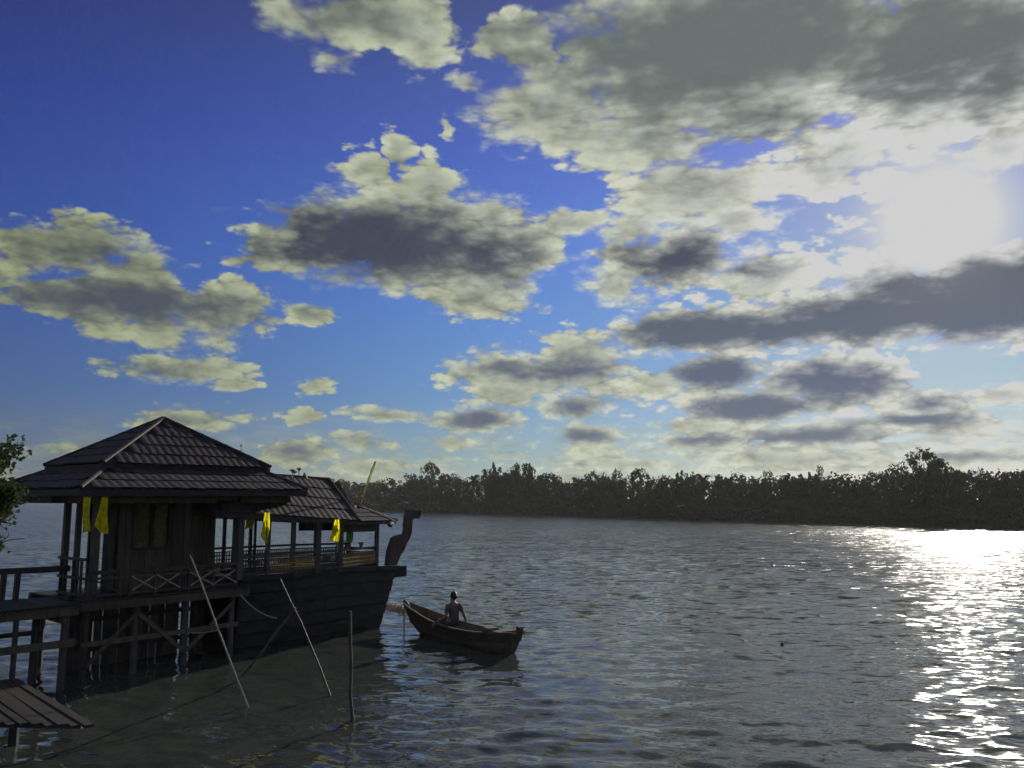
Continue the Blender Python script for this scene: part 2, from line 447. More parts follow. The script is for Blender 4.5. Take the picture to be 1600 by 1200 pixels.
# ------------------------------------------------------------------ mesh building
class MB:
    """Collects faces in place coordinates and links them as one mesh object."""
    def __init__(self):
        self.v, self.f, self.smooth = [], [], False
    def add(self, vs, fs):
        k = len(self.v)
        self.v += [tuple(p) for p in vs]
        self.f += [tuple(i + k for i in f) for f in fs]
        return self
    def beam(self, p0, p1, w, h, up=(0, 0, 1)):
        p0, p1 = Vector(p0), Vector(p1)
        d = (p1 - p0).normalized()
        up = Vector(up)
        if abs(d.dot(up)) > .98:
            up = Vector((.64, .77, 0))
        x = d.cross(up).normalized() * (w / 2)
        z = x.cross(d).normalized() * (h / 2)
        vs = [p + sx * x + sz * z for p in (p0, p1) for sx, sz in ((-1, -1), (1, -1), (1, 1), (-1, 1))]
        return self.add(vs, [(0, 1, 2, 3), (7, 6, 5, 4), (0, 4, 5, 1), (1, 5, 6, 2), (2, 6, 7, 3), (3, 7, 4, 0)])
    def tube(self, pts, rad, n=8):
        pts = [Vector(p) for p in pts]
        if not hasattr(rad, '__len__'):
            rad = [rad] * len(pts)
        vs, fs = [], []
        ref = Vector((.3, .5, .81)).normalized()
        for i, p in enumerate(pts):
            d = (pts[min(i + 1, len(pts) - 1)] - pts[max(i - 1, 0)]).normalized()
            r = ref if abs(d.dot(ref)) < .95 else Vector((1, 0, 0))
            x = d.cross(r).normalized(); y = d.cross(x)
            for k in range(n):
                a = 2 * math.pi * k / n
                vs.append(p + rad[i] * (math.cos(a) * x + math.sin(a) * y))
        for i in range(len(pts) - 1):
            for k in range(n):
                fs.append((i * n + k, i * n + (k + 1) % n, (i + 1) * n + (k + 1) % n, (i + 1) * n + k))
        fs.append(tuple(range(n))[::-1]); fs.append(tuple((len(pts) - 1) * n + k for k in range(n)))
        return self.add(vs, fs)
    def slab(self, pts, t):
        """Polygon given by points, thickened by the vector t."""
        t = Vector(t); n = len(pts)
        pts = [Vector(p) for p in pts]
        vs = pts + [p + t for p in pts]
        fs = [tuple(range(n))[::-1], tuple(range(n, 2 * n))]
        fs += [(i, (i + 1) % n, n + (i + 1) % n, n + i) for i in range(n)]
        return self.add(vs, fs)
    def ball(self, c, r, n=8, m=6):
        c = Vector(c); r = r if hasattr(r, '__len__') else (r, r, r)
        vs = [c + Vector((0, 0, r[2]))]
        for i in range(1, m):
            th = math.pi * i / m
            for k in range(n):
                a = 2 * math.pi * k / n
                vs.append(c + Vector((r[0] * math.sin(th) * math.cos(a), r[1] * math.sin(th) * math.sin(a), r[2] * math.cos(th))))
        vs.append(c - Vector((0, 0, r[2])))
        fs = [(0, 1 + k, 1 + (k + 1) % n) for k in range(n)]
        for i in range(m - 2):
            for k in range(n):
                a = 1 + i * n; b = a + n
                fs.append((a + k, b + k, b + (k + 1) % n, a + (k + 1) % n))
        a = 1 + (m - 2) * n; e = len(vs) - 1
        fs += [(e, a + (k + 1) % n, a + k) for k in range(n)]
        return self.add(vs, fs)
    def mesh(self, name, mat, off=Vector((0, 0, 0)), fix=True):
        me = bpy.data.meshes.new(name)
        me.from_pydata([(x - off.x, y - off.y, z - off.z) for x, y, z in self.v], [], self.f)
        if fix:
            bm = bmesh.new(); bm.from_mesh(me)
            bmesh.ops.recalc_face_normals(bm, faces=bm.faces)
            bm.to_mesh(me); bm.free()
        if self.smooth:
            for p in me.polygons:
                p.use_smooth = True
        me.materials.append(mat)
        return me
    def build(self, name, mat, parent=None, fix=True, base=None):
        off = Vector((0, 0, 0))
        if parent is not None:
            q = parent
            while q is not None:
                off = off + q.location; q = q.parent
        elif base is not None:
            off = Vector(base)
        o = bpy.data.objects.new(name, self.mesh(name, mat, off, fix))
        COL.objects.link(o)
        if parent is not None:
            o.parent = parent
        else:
            o.location = off
        return o

def tag(o, label=None, cat=None, group=None, kind=None):
    if label: o['label'] = label
    if cat: o['category'] = cat
    if group: o['group'] = group
    if kind: o['kind'] = kind
    return o

def thing(name, loc, label, cat, group=None):
    o = bpy.data.objects.new(name, None)
    o.empty_display_size = .2
    COL.objects.link(o)
    o.location = loc
    return tag(o, label, cat, group)

def piece(name, me, parent, mat4):
    """A further object that shares a mesh; mat4 is given in place coordinates."""
    o = bpy.data.objects.new(name, me)
    COL.objects.link(o)
    o.parent = parent
    off = Vector((0, 0, 0)); q = parent
    while q is not None:
        off = off + q.location; q = q.parent
    loc, rot, sca = mat4.decompose()
    o.location = loc - off
    o.rotation_euler = rot.to_euler()
    o.scale = sca
    return o

def frame(o, x, y, z):
    x, y, z = Vector(x), Vector(y), Vector(z)
    return Matrix(((x.x, y.x, z.x, o[0]), (x.y, y.y, z.y, o[1]), (x.z, y.z, z.z, o[2]), (0, 0, 0, 1)))

# plan axes of the pavilion and the boat house: s along the front, t towards the far side
NP = Vector((-9.5, 20.0, 0)); UX = Vector((.64, .77, 0)).normalized(); VX = Vector((-.77, .64, 0)).normalized()
def S(s, t, z=0.0):
    return NP + UX * s + VX * t + Vector((0, 0, z))

# ------------------------------------------------------------------ river
def make_river():
    rng = random.Random(3)
    waves = []
    for i in range(46):
        lam = 0.34 * (6.0 ** (i / 45.0)) * rng.uniform(.9, 1.1)
        th = R(-90 - 14) + rng.gauss(0, R(33))
        k = 2 * math.pi / lam
        waves.append((k * math.cos(th), k * math.sin(th), rng.uniform(0, 6.28), .0050 * lam ** .75))
    import numpy as np
    ny, nx = 560, 460
    ys = 2.0 * (170 / 2.0) ** (np.linspace(0, 1, ny))
    kx = np.linspace(-1, 1, nx)
    Y, Kx = np.meshgrid(ys, kx, indexing='ij')
    X = Kx * (Y * .80 + 5.0)
    Z = np.zeros_like(X)
    gust = .75 + .35 * np.sin(X * .11 + 1.3 + .7 * np.sin(Y * .07)) * np.sin(Y * .13 + .4 + .8 * np.sin(X * .06))
    for a, b, ph, am in waves:
        lam = 2 * math.pi / math.hypot(a, b)
        cut = np.clip((lam - Y * .010 * 1.2) / (Y * .012 + .02), 0, 1)      # drop what the sheet is too coarse to carry
        Z += am * cut * np.sin(a * X + b * Y + ph)
    Z = Z * gust * .62
    edge = np.clip((1 - np.abs(Kx)) / .06, 0, 1) * np.clip((170 - Y) / 70, 0, 1) * np.clip((Y - 2.0) / .6, 0, 1)
    Z *= edge
    V = np.stack([X, Y, Z], -1).reshape(-1, 3)
    idx = np.arange(ny * nx).reshape(ny, nx)
    F = np.stack([idx[:-1, :-1], idx[:-1, 1:], idx[1:, 1:], idx[1:, :-1]], -1).reshape(-1, 4)
    ext = np.array([[-4000, -300, 0], [4000, -300, 0], [4000, 4000, 0], [-4000, 4000, 0]], float)
    n0 = len(V)
    V = np.vstack([V, ext])
    A, B, C, D = idx[0, 0], idx[0, -1], idx[-1, -1], idx[-1, 0]
    faces = F.tolist() + [[n0, n0 + 1, B, A], [n0 + 1, n0 + 2, C, B], [n0 + 2, n0 + 3, D, C], [n0 + 3, n0, A, D]]
    me = bpy.data.meshes.new('river')
    me.from_pydata(V.tolist(), [], faces)
    me.polygons.foreach_set('use_smooth', [True] * len(me.polygons))
    me.materials.append(M['water'])
    o = bpy.data.objects.new('river', me)
    COL.objects.link(o)
    tag(o, kind='structure')
make_river()

# ------------------------------------------------------------------ far bank
SHORE = [(-700, 780.2), (-300, 781.6), (0, 783.5), (300, 788.0), (480, 793.5), (600, 798), (850, 804.5), (1100, 812), (1350, 818), (1600, 825), (2000, 838), (2700, 862)]
def shore_point(px):
    for (x0, y0), (x1, y1) in zip(SHORE, SHORE[1:]):
        if px <= x1:
            f = (px - x0) / (x1 - x0)
            d0, d1 = 1 / (y0 - 778.0), 1 / (y1 - 778.0)
            return on_level(px, 778.0 + 1 / (d0 + (d1 - d0) * f), 0.0)
    return on_level(px, SHORE[-1][1], 0.0)

def make_bank():
    mb = MB()
    xs = list(range(-700, 2621, 40))
    rows = []
    for px in xs:
        p = shore_point(px)
        q = shore_point(px + 60)
        tdir = (q - p).normalized()
        n = Vector((-tdir.y, tdir.x, 0))
        w = .8 * mnoise.noise(p * .05)
        rows.append([p + n * (-1 + w) + Vector((0, 0, -.6)), p + n * (.6 + w) + Vector((0, 0, .35)), p + n * 4 + Vector((0, 0, .8)), p + n * 60 + Vector((0, 0, 1.5)), p + n * 1200 + Vector((0, 0, 2.0))])
    k = len(rows[0])
    mb.add([v for r in rows for v in r], [(i * k + j, (i + 1) * k + j, (i + 1) * k + j + 1, i * k + j + 1) for i in range(len(rows) - 1) for j in range(k - 1)])
    mb.smooth = True
    tag(mb.build('far_bank', M['soil']), kind='structure')
make_bank()

def leaf_quad(mb, c, size, rng, droop=.3):
    n = Vector((rng.gauss(0, 1), rng.gauss(0, 1), rng.gauss(0, .8))).normalized()
    a = n.orthogonal().normalized()
    a = (Matrix.Rotation(rng.uniform(0, 6.28), 3, n) @ a)
    b = n.cross(a)
    l, w = size * rng.uniform(.6, 1.3), size * rng.uniform(.35, .75)
    mb.add([c - a * l * .5, c + b * w * .5 - n * w * .15, c + a * l * .5, c - b * w * .5 - n * w * .15], [(0, 1, 2, 3)])

def crown_mesh(name, seed, kind, mat, n_clump, n_leaf, size):
    """Crown of unit height standing on z = 0; clumps of leaf faces spread through its volume."""
    rng = random.Random(seed)
    mb = MB()
    for i in range(n_clump):
        u = rng.random()
        a = rng.uniform(0, 6.28)
        if kind == 'broad':
            z = .28 + .66 * u; prof = math.sqrt(max(.05, 1 - ((z - .55) / .45) ** 2)) * .5
        elif kind == 'dome':
            z = .22 + .72 * u; prof = .56 * math.sqrt(max(.03, 1 - ((z - .22) / .75) ** 2))
        elif kind == 'tall':
            z = .22 + .74 * u; prof = .26 * (1.15 - abs(z - .62) * 1.2)
        else:
            z = .05 + .83 * u; prof = .6 * math.sqrt(max(.05, 1 - (z / .95) ** 2))
        r = prof * math.sqrt(rng.uniform(.25, 1.0)) * rng.uniform(.75, 1.15)
        c = Vector((r * math.cos(a), r * math.sin(a), z))
        cr = rng.uniform(.06, .13)
        for j in range(n_leaf):
            d = Vector((rng.gauss(0, 1), rng.gauss(0, 1), rng.gauss(0, .75)))
            d = d.normalized() * cr * rng.uniform(.3, 1.0) ** .6
            leaf_quad(mb, c + d, size, rng)
    return mb.mesh(name, mat, fix=False)

def palm_mesh(name, seed, mat):
    rng = random.Random(seed)
    mb = MB()
    for i in range(20):
        a = rng.uniform(0, 6.28); lift = rng.uniform(-.2, .9)
        prev = None
        for j in range(7):
            f = j / 6
            r = .28 * f
            z = .74 + .24 * lift * math.sin(f * 2.2) - .16 * f * f * (1.2 - lift)
            c = Vector((r * math.cos(a), r * math.sin(a), z))
            w = .055 * math.sin(math.pi * min(1, f * .85 + .15))
            side = Vector((-math.sin(a), math.cos(a), 0)) * w
            cur = (c + side - Vector((0, 0, w * .6)), c, c - side - Vector((0, 0, w * .6)))
            if prev:
                mb.add([prev[0], prev[1], cur[1], cur[0]], [(0, 1, 2, 3)])
                mb.add([prev[1], prev[2], cur[2], cur[1]], [(0, 1, 2, 3)])
            prev = cur
    return mb.mesh(name, mat, fix=False)

def trunk_mesh(name, seed, top, mat, limbs=5):
    rng = random.Random(seed)
    mb = MB()
    mb.tube([(0, 0, -.06), (.01, 0, .2), (.0, .015, top * .7), (.015, 0, top)], [.032, .024, .018, .008], 6)
    for i in range(limbs):
        a = rng.uniform(0, 6.28); z = rng.uniform(.25, top * .75)
        L = rng.uniform(.15, .3)
        mb.tube([(0, 0, z), (L * .5 * math.cos(a), L * .5 * math.sin(a), z + L * .4), (L * math.cos(a), L * math.sin(a), z + L * .9)], [.014, .009, .004], 5)
    return mb.mesh(name, mat)

CR = {'broad': [crown_mesh('crown', 11 + i, 'broad', M['far_leaf'], 46, 26, .075) for i in range(3)],
      'dome': [crown_mesh('crown', 31 + i, 'dome', M['far_leaf'], 80, 34, .06) for i in range(1)],
      'tall': [crown_mesh('crown', 51 + i, 'tall', M['far_leaf'], 34, 24, .07) for i in range(2)],
      'bush': [crown_mesh('crown', 71 + i, 'bush', M['far_leaf'], 40, 26, .10) for i in range(3)],
      'palm': [palm_mesh('crown', 91 + i, M['far_leaf']) for i in range(2)]}
TR = {'broad': trunk_mesh('trunk', 1, .8, M['bark']), 'dome': trunk_mesh('trunk', 2, .8, M['bark'], 8), 'tall': trunk_mesh('trunk', 3, .85, M['bark'], 4),
      'bush': trunk_mesh('trunk', 4, .6, M['bark'], 6), 'palm': trunk_mesh('trunk', 5, .76, M['bark'], 0)}

def far_tree(px, ytop, wpx, kind, label, back=6.0, group='trees of the far bank', name=None):
    p = shore_point(px)
    Y = p.y + back
    base = at(px, 778, Y); base.z = .7
    ztop = CAM_H + (778 - ytop) * Y / F_PX
    h = (ztop - .7) / .97
    w = wpx * Y / F_PX / {'broad': 1.05, 'dome': 1.15, 'tall': .62, 'bush': 1.2, 'palm': .6}[kind]
    rng = random.Random(int(px * 7 + ytop))
    names = {'palm': 'palm_tree', 'bush': 'riverside_bush'}
    t = thing(name or names.get(kind, 'far_tree'), base, label, 'bush' if kind == 'bush' else 'tree', group)
    t.rotation_euler = (0, 0, rng.uniform(0, 6.28))
    t.scale = (w, w, h)
    for nm, me in (('trunk', TR[kind]), ('crown', rng.choice(CR[kind]))):
        o = bpy.data.objects.new(nm, me); COL.objects.link(o); o.parent = t
    return t

def make_far_trees():
    ORD = ['first', 'second', 'third', 'fourth', 'fifth', 'sixth', 'seventh', 'eighth', 'ninth', 'tenth']
    MARKS = [(675, 'the lone high round tree'), (766, 'the narrow-headed tree'), (818, 'the spiky forked tree'), (1000, 'the rounded mid-bank tree'), (1283, 'the thin spire tree'), (1446, 'the big domed tree')]
    count = {}
    def where(px, what):
        left = [m for m in MARKS if m[0] < px]
        key = left[-1][1] if left else 'the boat hall roof'
        count[(key, what)] = count.get((key, what), 0) + 1
        return '%s %s right of %s on the far bank' % (ORD[count[(key, what)] - 1], what, key)
    special = [
        (675, 724, 40, 'broad', 'lone high round tree first to stand above the far treeline past the bow'),
        (766, 725, 34, 'broad', 'high narrow-headed tree of the far bank left of the forked one'),
        (818, 726, 40, 'tall', 'spiky forked tree rising above the far bank treeline'),
        (1000, 733, 44, 'broad', 'rounded tree over the far bank at the middle of the river view'),
        (1283, 732, 14, 'tall', 'thin single spire of a tree left of the big domed tree'),
        (1446, 706, 84, 'dome', 'big domed tree towering over the far bank under the sun'),
        (1400, 731, 62, 'broad', 'shouldered tree joined to the left side of the big domed tree'),
        (1505, 736, 60, 'broad', 'lower tree joined to the right side of the big domed tree'),
        (1536, 737, 12, 'tall', 'thin tuft-topped tree right of the big domed tree'),
        (1590, 737, 60, 'broad', 'dense tree at the far bank by the right border of the view'),
    ]
    for a in special:
        far_tree(a[0], a[1], a[2], a[3], a[4], 8.0, None)
    rng = random.Random(21)
    line = [(480, 752), (530, 749), (560, 753), (600, 749), (640, 747), (655, 742), (700, 741), (740, 741), (785, 733), (805, 735), (835, 736), (860, 745), (905, 745), (935, 739), (965, 741), (1030, 745), (1070, 738), (1100, 739), (1150, 741), (1200, 743), (1240, 742), (1265, 740), (1305, 746), (1335, 748), (1365, 744), (1480, 728), (1550, 748), (1575, 743), (1625, 738), (1680, 735), (1750, 732)]
    LB = 'dark lower tree filling in between the treetops of the far bank'
    for i, (px, yt) in enumerate(line):
        k = ('broad', 'broad', 'palm', 'broad', 'tall')[i % 5]
        if k == 'tall': far_tree(px, yt - 3, 22, k, where(px, 'slender leafy treetop'))
        elif k == 'palm':
            far_tree(px, yt - 2, 30, k, where(px, 'drooping palm'), 7.0, 'palms of the far bank')
        else: far_tree(px, yt, rng.uniform(38, 58), k, where(px, 'broad leafy treetop'))
        far_tree(px + rng.uniform(8, 22), yt + rng.uniform(3, 8), rng.uniform(40, 60), 'broad', LB, 9.0)
        far_tree(px - rng.uniform(8, 22), yt + rng.uniform(5, 12), rng.uniform(36, 52), 'broad', LB, 5.0)
    for px in range(440, 1700, 26):
        x = px + rng.uniform(-9, 9)
        b = shore_point(x)
        yt = 778 - (rng.uniform(3.6, 5.6) - CAM_H) * F_PX / (b.y + 2)
        far_tree(x, yt, rng.uniform(40, 60), 'bush', 'low bush hanging over the water of the far bank', 2.0, 'bushes of the far bank')
    for px in range(-120, 441, 45):
        far_tree(px, 769.5 + rng.uniform(-1.5, 1.5), 46, 'broad', 'small distant tree on the far bank behind the pavilion', 10.0, 'distant trees behind the pavilion')
make_far_trees()

def make_thicket():
    """The rest of the wood: one mass of foliage behind and between the trees."""
    rng = random.Random(5)
    mb = MB()
    px = 420.0
    while px < 1760:
        p = shore_point(px)
        Y0 = p.y
        for k in range(46):
            back = rng.uniform(-.6, 26) if k > 18 else rng.uniform(-.8, 3)
            hmax = 1.6 if back < 1 else (3.2 if back < 4 else min(7.5, 4.2 + .05 * Y0))
            z = .2 + hmax * rng.random() ** .8
            c = at(px + rng.uniform(-9, 9), 778, Y0 + back); c.z = z
            for j in range(5):
                leaf_quad(mb, c + Vector((rng.gauss(0, .5), rng.gauss(0, .5), rng.gauss(0, .35))), rng.uniform(.5, .95), rng)
        px += 7
    o = mb.build('far_undergrowth', M['far_leaf'], fix=False)
    tag(o, 'dark tangled undergrowth filling the far bank between the trees', 'undergrowth', None, 'stuff')
make_thicket()

# ------------------------------------------------------------------ pavilion
def tile_mesh():
    """One pressed roof tile, 1 wide (x), 1 long (y, down the slope), with a stepped lower lip."""
    mb = MB()
    prof = [(-.5, 0), (-.28, .10), (-.05, .17), (.2, .10), (.42, .0), (.5, 0)]
    for y, dz in ((-.5, .02), (.5, .10), (.5, -.02)):
        mb.v += [(x, y, z * .2 + dz) for x, z in prof]
    n = len(prof)
    for r in range(2):
        mb.f += [(r * n + i, r * n + i + 1, (r + 1) * n + i + 1, (r + 1) * n + i) for i in range(n - 1)]
    mb.smooth = False
    return mb.mesh('roof_tile', M['roof'], fix=False)
TILE = tile_mesh()
CAP = MB().tube([(0, -.5, 0), (0, .5, .03)], [.5, .56], 8).mesh('ridge_tile', M['roof'])

def face_frame(a, b, up_pt):
    """Roof face with eave a-b and a point higher up: origin a, unit x along eave, y up slope, z outward."""
    a, b, c = Vector(a), Vector(b), Vector(up_pt)
    x = (b - a).normalized()
    y = (c - a) - x * (c - a).dot(x)
    y.normalize()
    z = x.cross(y)
    if z.z < 0: z = -z
    return a, x, y, z

def tile_face(poly, roof, tw, tl, joined=None, lift=.03):
    """Cover a roof face (first two points = eave) with tiles; joined collects them in one mesh instead."""
    a, x, y, z = face_frame(poly[0], poly[1], poly[2])
    pts = [((Vector(p) - a).dot(x), (Vector(p) - a).dot(y)) for p in poly]
    H = max(q[1] for q in pts)
    def span(h):
        xs = []
        for (x0, y0), (x1, y1) in zip(pts, pts[1:] + pts[:1]):
            if abs(y1 - y0) > 1e-6 and min(y0, y1) - 1e-6 <= h <= max(y0, y1) + 1e-6:
                xs.append(x0 + (x1 - x0) * (h - y0) / (y1 - y0))
        return (min(xs), max(xs)) if len(xs) > 1 else None
    rows = max(1, round(H / tl)); tl = H / rows
    rng = random.Random(int(H * 1000))
    for r in range(rows):
        h = (r + .5) * tl
        sp = span(min(h + tl * .25, H - 1e-4))
        if not sp: continue
        n = max(1, int((sp[1] - sp[0]) / tw + .35))
        x0 = (sp[0] + sp[1]) / 2 - n * tw / 2 + tw / 2
        for i in range(n):
            o = a + x * (x0 + i * tw + rng.gauss(0, .004)) + y * (h - abs(rng.gauss(0, .009)) - (.03 if rng.random() < .03 else 0)) + z * (lift + rng.uniform(0, .006))
            tn = rng.gauss(0, .014)
            m4 = frame(o, (x + y * tn) * tw, -(y - x * tn) * (tl * 1.06), z * .26)
            if joined is None:
                piece('roof_tile', TILE, roof, m4)
            else:
                joined.add([m4 @ v.co for v in TILE.vertices], [tuple(f.vertices) for f in TILE.polygons])

def hip_caps(p0, p1, roof, r=.075, step=.34):
    p0, p1 = Vector(p0), Vector(p1)
    d = p1 - p0; L = d.length; n = max(1, round(L / step)); y = d.normalized()
    x = y.cross(Vector((0, 0, 1))).normalized(); z = x.cross(y)
    for i in range(n):
        c = p0 + y * ((i + .5) * L / n)
        piece('ridge_tile', CAP, roof, frame(c + z * .045, x * r * 1.5, y * (L / n) * 1.08, z * r * 1.25))

def make_pavilion():
    t = thing('pavilion', S(1.2, .6, 0), 'riverside pavilion on stilts under a two-tiered dark tiled hip roof', 'pavilion')
    # --- roofs
    zu, zl, za = 4.80, 4.20, 6.07
    up = MB()
    u = [S(-.08, -.06, zu), S(4.45, -.06, zu), S(4.45, 3.2, zu), S(-.08, 3.2, zu)]
    apex = S(2.18, 1.57, za)
    up.add(u + [apex], [(0, 1, 4), (1, 2, 4), (2, 3, 4), (3, 0, 4)])
    up.slab([p - Vector((0, 0, .13)) for p in u], (0, 0, .125))
    roof = up.build('upper_roof', M['roof'], t)
    tile_face([u[0], u[1], apex], roof, .205, .43)
    tile_face([u[3], u[0], apex], roof, .205, .43)
    back = MB()
    tile_face([u[1], u[2], apex], roof, .205, .43, back)
    tile_face([u[2], u[3], apex], roof, .205, .43, back)
    tag(back.build('roof_tiles', M['roof'], roof, fix=False), kind='stuff')
    for p in u:
        hip_caps(p, apex, roof)
    lo = MB()
    l = [S(-.95, -.95, zl), S(5.05, -.95, zl), S(5.05, 4.1, zl), S(-.95, 4.1, zl)]
    k = [S(.15, .15, zu - .06), S(4.2, .15, zu - .06), S(4.2, 3.0, zu - .06), S(.15, 3.0, zu - .06)]
    lo.add(l + k, [(0, 1, 5, 4), (1, 2, 6, 5), (2, 3, 7, 6), (3, 0, 4, 7)])
    lo.slab([p - Vector((0, 0, .15)) for p in l], (0, 0, .145))
    lroof = lo.build('lower_roof', M['roof'], t)
    tile_face([l[0], l[1], k[1], k[0]], lroof, .205, .40)
    tile_face([l[3], l[0], k[0], k[3]], lroof, .205, .40)
    back = MB()
    tile_face([l[1], l[2], k[2], k[1]], lroof, .205, .40, back)
    tile_face([l[2], l[3], k[3], k[2]], lroof, .205, .40, back)
    tag(back.build('roof_tiles', M['roof'], lroof, fix=False), kind='stuff')
    for a, b in zip(l, k):
        hip_caps(a, b, lroof, .07)
    neck = MB()
    for i in range(4):
        neck.beam(k[i] + Vector((0, 0, -.05)), k[(i + 1) % 4] + Vector((0, 0, -.05)), .1, .26)
    neck.build('roof_neck', M['wall'], t)
    # --- posts and beams
    zf = 1.75
    for s, tt, w in ((-.29, -.35, .15), (-.29, .55, .11), (-.29, 1.18, .13), (.35, .48, .11), (.42, 1.5, .08), (1.9, -.33, .09), (3.3, -.33, .12), (3.3, 1.9, .12)):
        MB().beam(S(s, tt, zf - .1), S(s, tt, zl - .14), w, w).build('post', M['post'], t)
    for a, b in ((S(-.7, -.35), S(4.9, -.35)), (S(-.45, -.6), S(-.45, 3.6)), (S(-.7, 1.15), S(4.9, 1.15)), (S(3.3, -.6), S(3.3, 3.6))):
        MB().beam(a + Vector((0, 0, zl - .24)), b + Vector((0, 0, zl - .24)), .12, .17).build('roof_beam', M['wall'], t)
    # --- deck
    for i in range(16):
        tt = -.5 + i * .18
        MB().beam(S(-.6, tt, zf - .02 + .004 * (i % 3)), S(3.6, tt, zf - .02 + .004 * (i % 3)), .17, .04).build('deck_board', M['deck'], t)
    for tt in (-.55, .8, 2.2):
        MB().beam(S(-.62, tt, zf - .14), S(3.6, tt, zf - .14), .1, .18).build('deck_joist', M['wall'], t)
    # --- stilts
    for s in (-.4, .75, 2.0, 3.25):
        for tt in (-.35, 1.9):
            MB().tube([S(s, tt, -1.6), S(s, tt, zf - .16)], [.085, .075], 8).build('stilt', M['post'], t)
    for s0, s1, z0, z1 in ((-.4, .75, .3, 1.4), (2.0, .75, .3, 1.35), (2.0, 3.25, .35, 1.4)):
        MB().beam(S(s0, -.46, z0), S(s1, -.46, z1), .05, .09).build('brace', M['wall'], t)
    MB().beam(S(-.5, -.43, .78), S(3.4, -.43, .82), .06, .11).build('brace', M['wall'], t)
    # --- boarded skirt under the deck
    rs = random.Random(31)
    x = -.02
    while x < 3.4:
        MB().beam(S(x, 1.25 + rs.uniform(-.012, .012), -.25 + rs.uniform(-.1, .12)), S(x + rs.uniform(-.01, .01), 1.25, 1.62), .185, .03, VX).build('skirt_board', M['wall'], t)
        x += .20 + (.05 if rs.random() < .2 else 0)
    MB().beam(S(-.1, 1.21, 1.1), S(3.4, 1.21, 1.1), .05, .1).build('skirt_rail', M['wall'], t)
    MB().beam(S(-.1, 1.21, .4), S(3.4, 1.21, .4), .05, .1).build('skirt_rail', M['wall'], t)
    # --- cabin of upright boards
    wall = MB()
    wall.slab([S(.62, .56, zf), S(3.25, .56, zf), S(3.25, .56, zl - .1), S(.62, .56, zl - .1)], VX * .05)
    wall.slab([S(.62, .56, zf), S(.62, 1.1, zf), S(.62, 1.1, zl - .1), S(.62, .56, zl - .1)], UX * .05)
    w = wall.build('wall', M['wall'], t)
    x = .66; i = 0
    while x < 3.2:
        lowered = 1.02 < x < 1.9
        z1 = 2.75 if lowered else zl - .12
        MB().slab([S(x, .535 - .006 * (i % 3), zf + .01), S(x + .165, .535 - .006 * (i % 3), zf + .01), S(x + .165, .535 - .006 * (i % 3), z1), S(x, .535 - .006 * (i % 3), z1)], VX * .02).build('wall_board', M['wall'], w)
        x += .172; i += 1
    for x0, x1 in ((1.08, 1.4), (1.52, 1.86)):
        cv, cf = [], []
        for j in range(9):
            xx = x0 + (x1 - x0) * j / 8
            for z in (2.78, 3.85):
                cv.append(S(xx, .50 + .018 * math.sin(j * 1.9), z))
        cf = [(2 * j, 2 * j + 2, 2 * j + 3, 2 * j + 1) for j in range(8)]
        c = MB().add(cv, cf); c.smooth = True
        c.build('curtain', M['curtain'], w)
    fr = MB()
    fr.beam(S(1.0, .52, 2.76), S(1.94, .52, 2.76), .05, .07)
    fr.beam(S(1.0, .52, 3.9), S(1.94, .52, 3.9), .05, .07)
    for x in (1.0, 1.46, 1.94):
        fr.beam(S(x, .52, 2.73), S(x, .52, 3.93), .05, .06)
    fr.build('window_frame', M['rail'], w)
    # --- cross-braced railing
    r = MB().beam(S(-.4, -.42, 2.33), S(3.3, -.42, 2.33), .06, .09).build('railing', M['rail'], t)
    MB().beam(S(-.4, -.42, 2.20), S(3.3, -.42, 2.20), .04, .05).build('lower_rail', M['rail'], r)
    MB().beam(S(-.4, -.42, 1.83), S(3.3, -.42, 1.83), .05, .06).build('lower_rail', M['rail'], r)
    xs = [-.4, .3, .55, 1.15, 1.75, 2.0, 2.65, 3.3]
    for i, x in enumerate(xs):
        MB().beam(S(x, -.42, 1.76), S(x, -.42, 2.36), .07, .07).build('railing_post', M['rail'], r)
    for a, b in ((.55, 1.15), (1.15, 1.75), (2.0, 2.65), (2.65, 3.3), (-.35, .3)):
        MB().beam(S(a, -.44, 1.86), S(b, -.44, 2.2), .025, .035).build('railing_brace', M['bamboo'] if a > .4 else M['rail'], r)
        MB().beam(S(a, -.47, 2.2), S(b, -.47, 1.86), .025, .035).build('railing_brace', M['bamboo'] if a > .4 else M['rail'], r)
    sr = MB().beam(S(-.45, -.3, 2.62), S(-.45, 1.1, 2.62), .05, .06).build('railing', M['rail'], t)
    MB().beam(S(-.45, -.3, 2.2), S(-.45, 1.1, 2.2), .05, .06).build('lower_rail', M['rail'], sr)
    MB().beam(S(-.45, -.3, 1.84), S(-.45, 1.1, 1.84), .04, .05).build('lower_rail', M['rail'], sr)
    for tt in (-.1, .1, .3, .75, .95):
        MB().beam(S(-.45, tt, 1.76), S(-.45, tt, 2.6), .05, .05).build('railing_post', M['rail'], sr)
    return t
make_pavilion()

# antenna on the hip of the upper roof
def make_antenna():
    p = at(376, 717, 23.6)
    t = thing('antenna', p, 'thin antenna rod with a small knob on the right hip of the pavilion roof', 'antenna')
    MB().tube([p - Vector((0, 0, .18)), p + Vector((0, 0, .36))], [.014, .009], 6).build('rod', M['metal'], t)
    MB().ball(p + Vector((0, 0, .37)), .03).build('knob', M['metal'], t)
    MB().beam(p + Vector((-.07, 0, .22)), p + Vector((.07, 0, .24)), .012, .012).build('crossbar', M['metal'], t)
make_antenna()

# ------------------------------------------------------------------ boat-shaped hall
TM = .8                                       # centre line
def half_width(s):
    if s < 5.0: return 1.2
    return 1.2 - .76 * min(1.0, (s - 5.0) / 4.25)
def deck_z(s):
    return 1.93 - .14 * max(0, (s - 7) / 2.7)

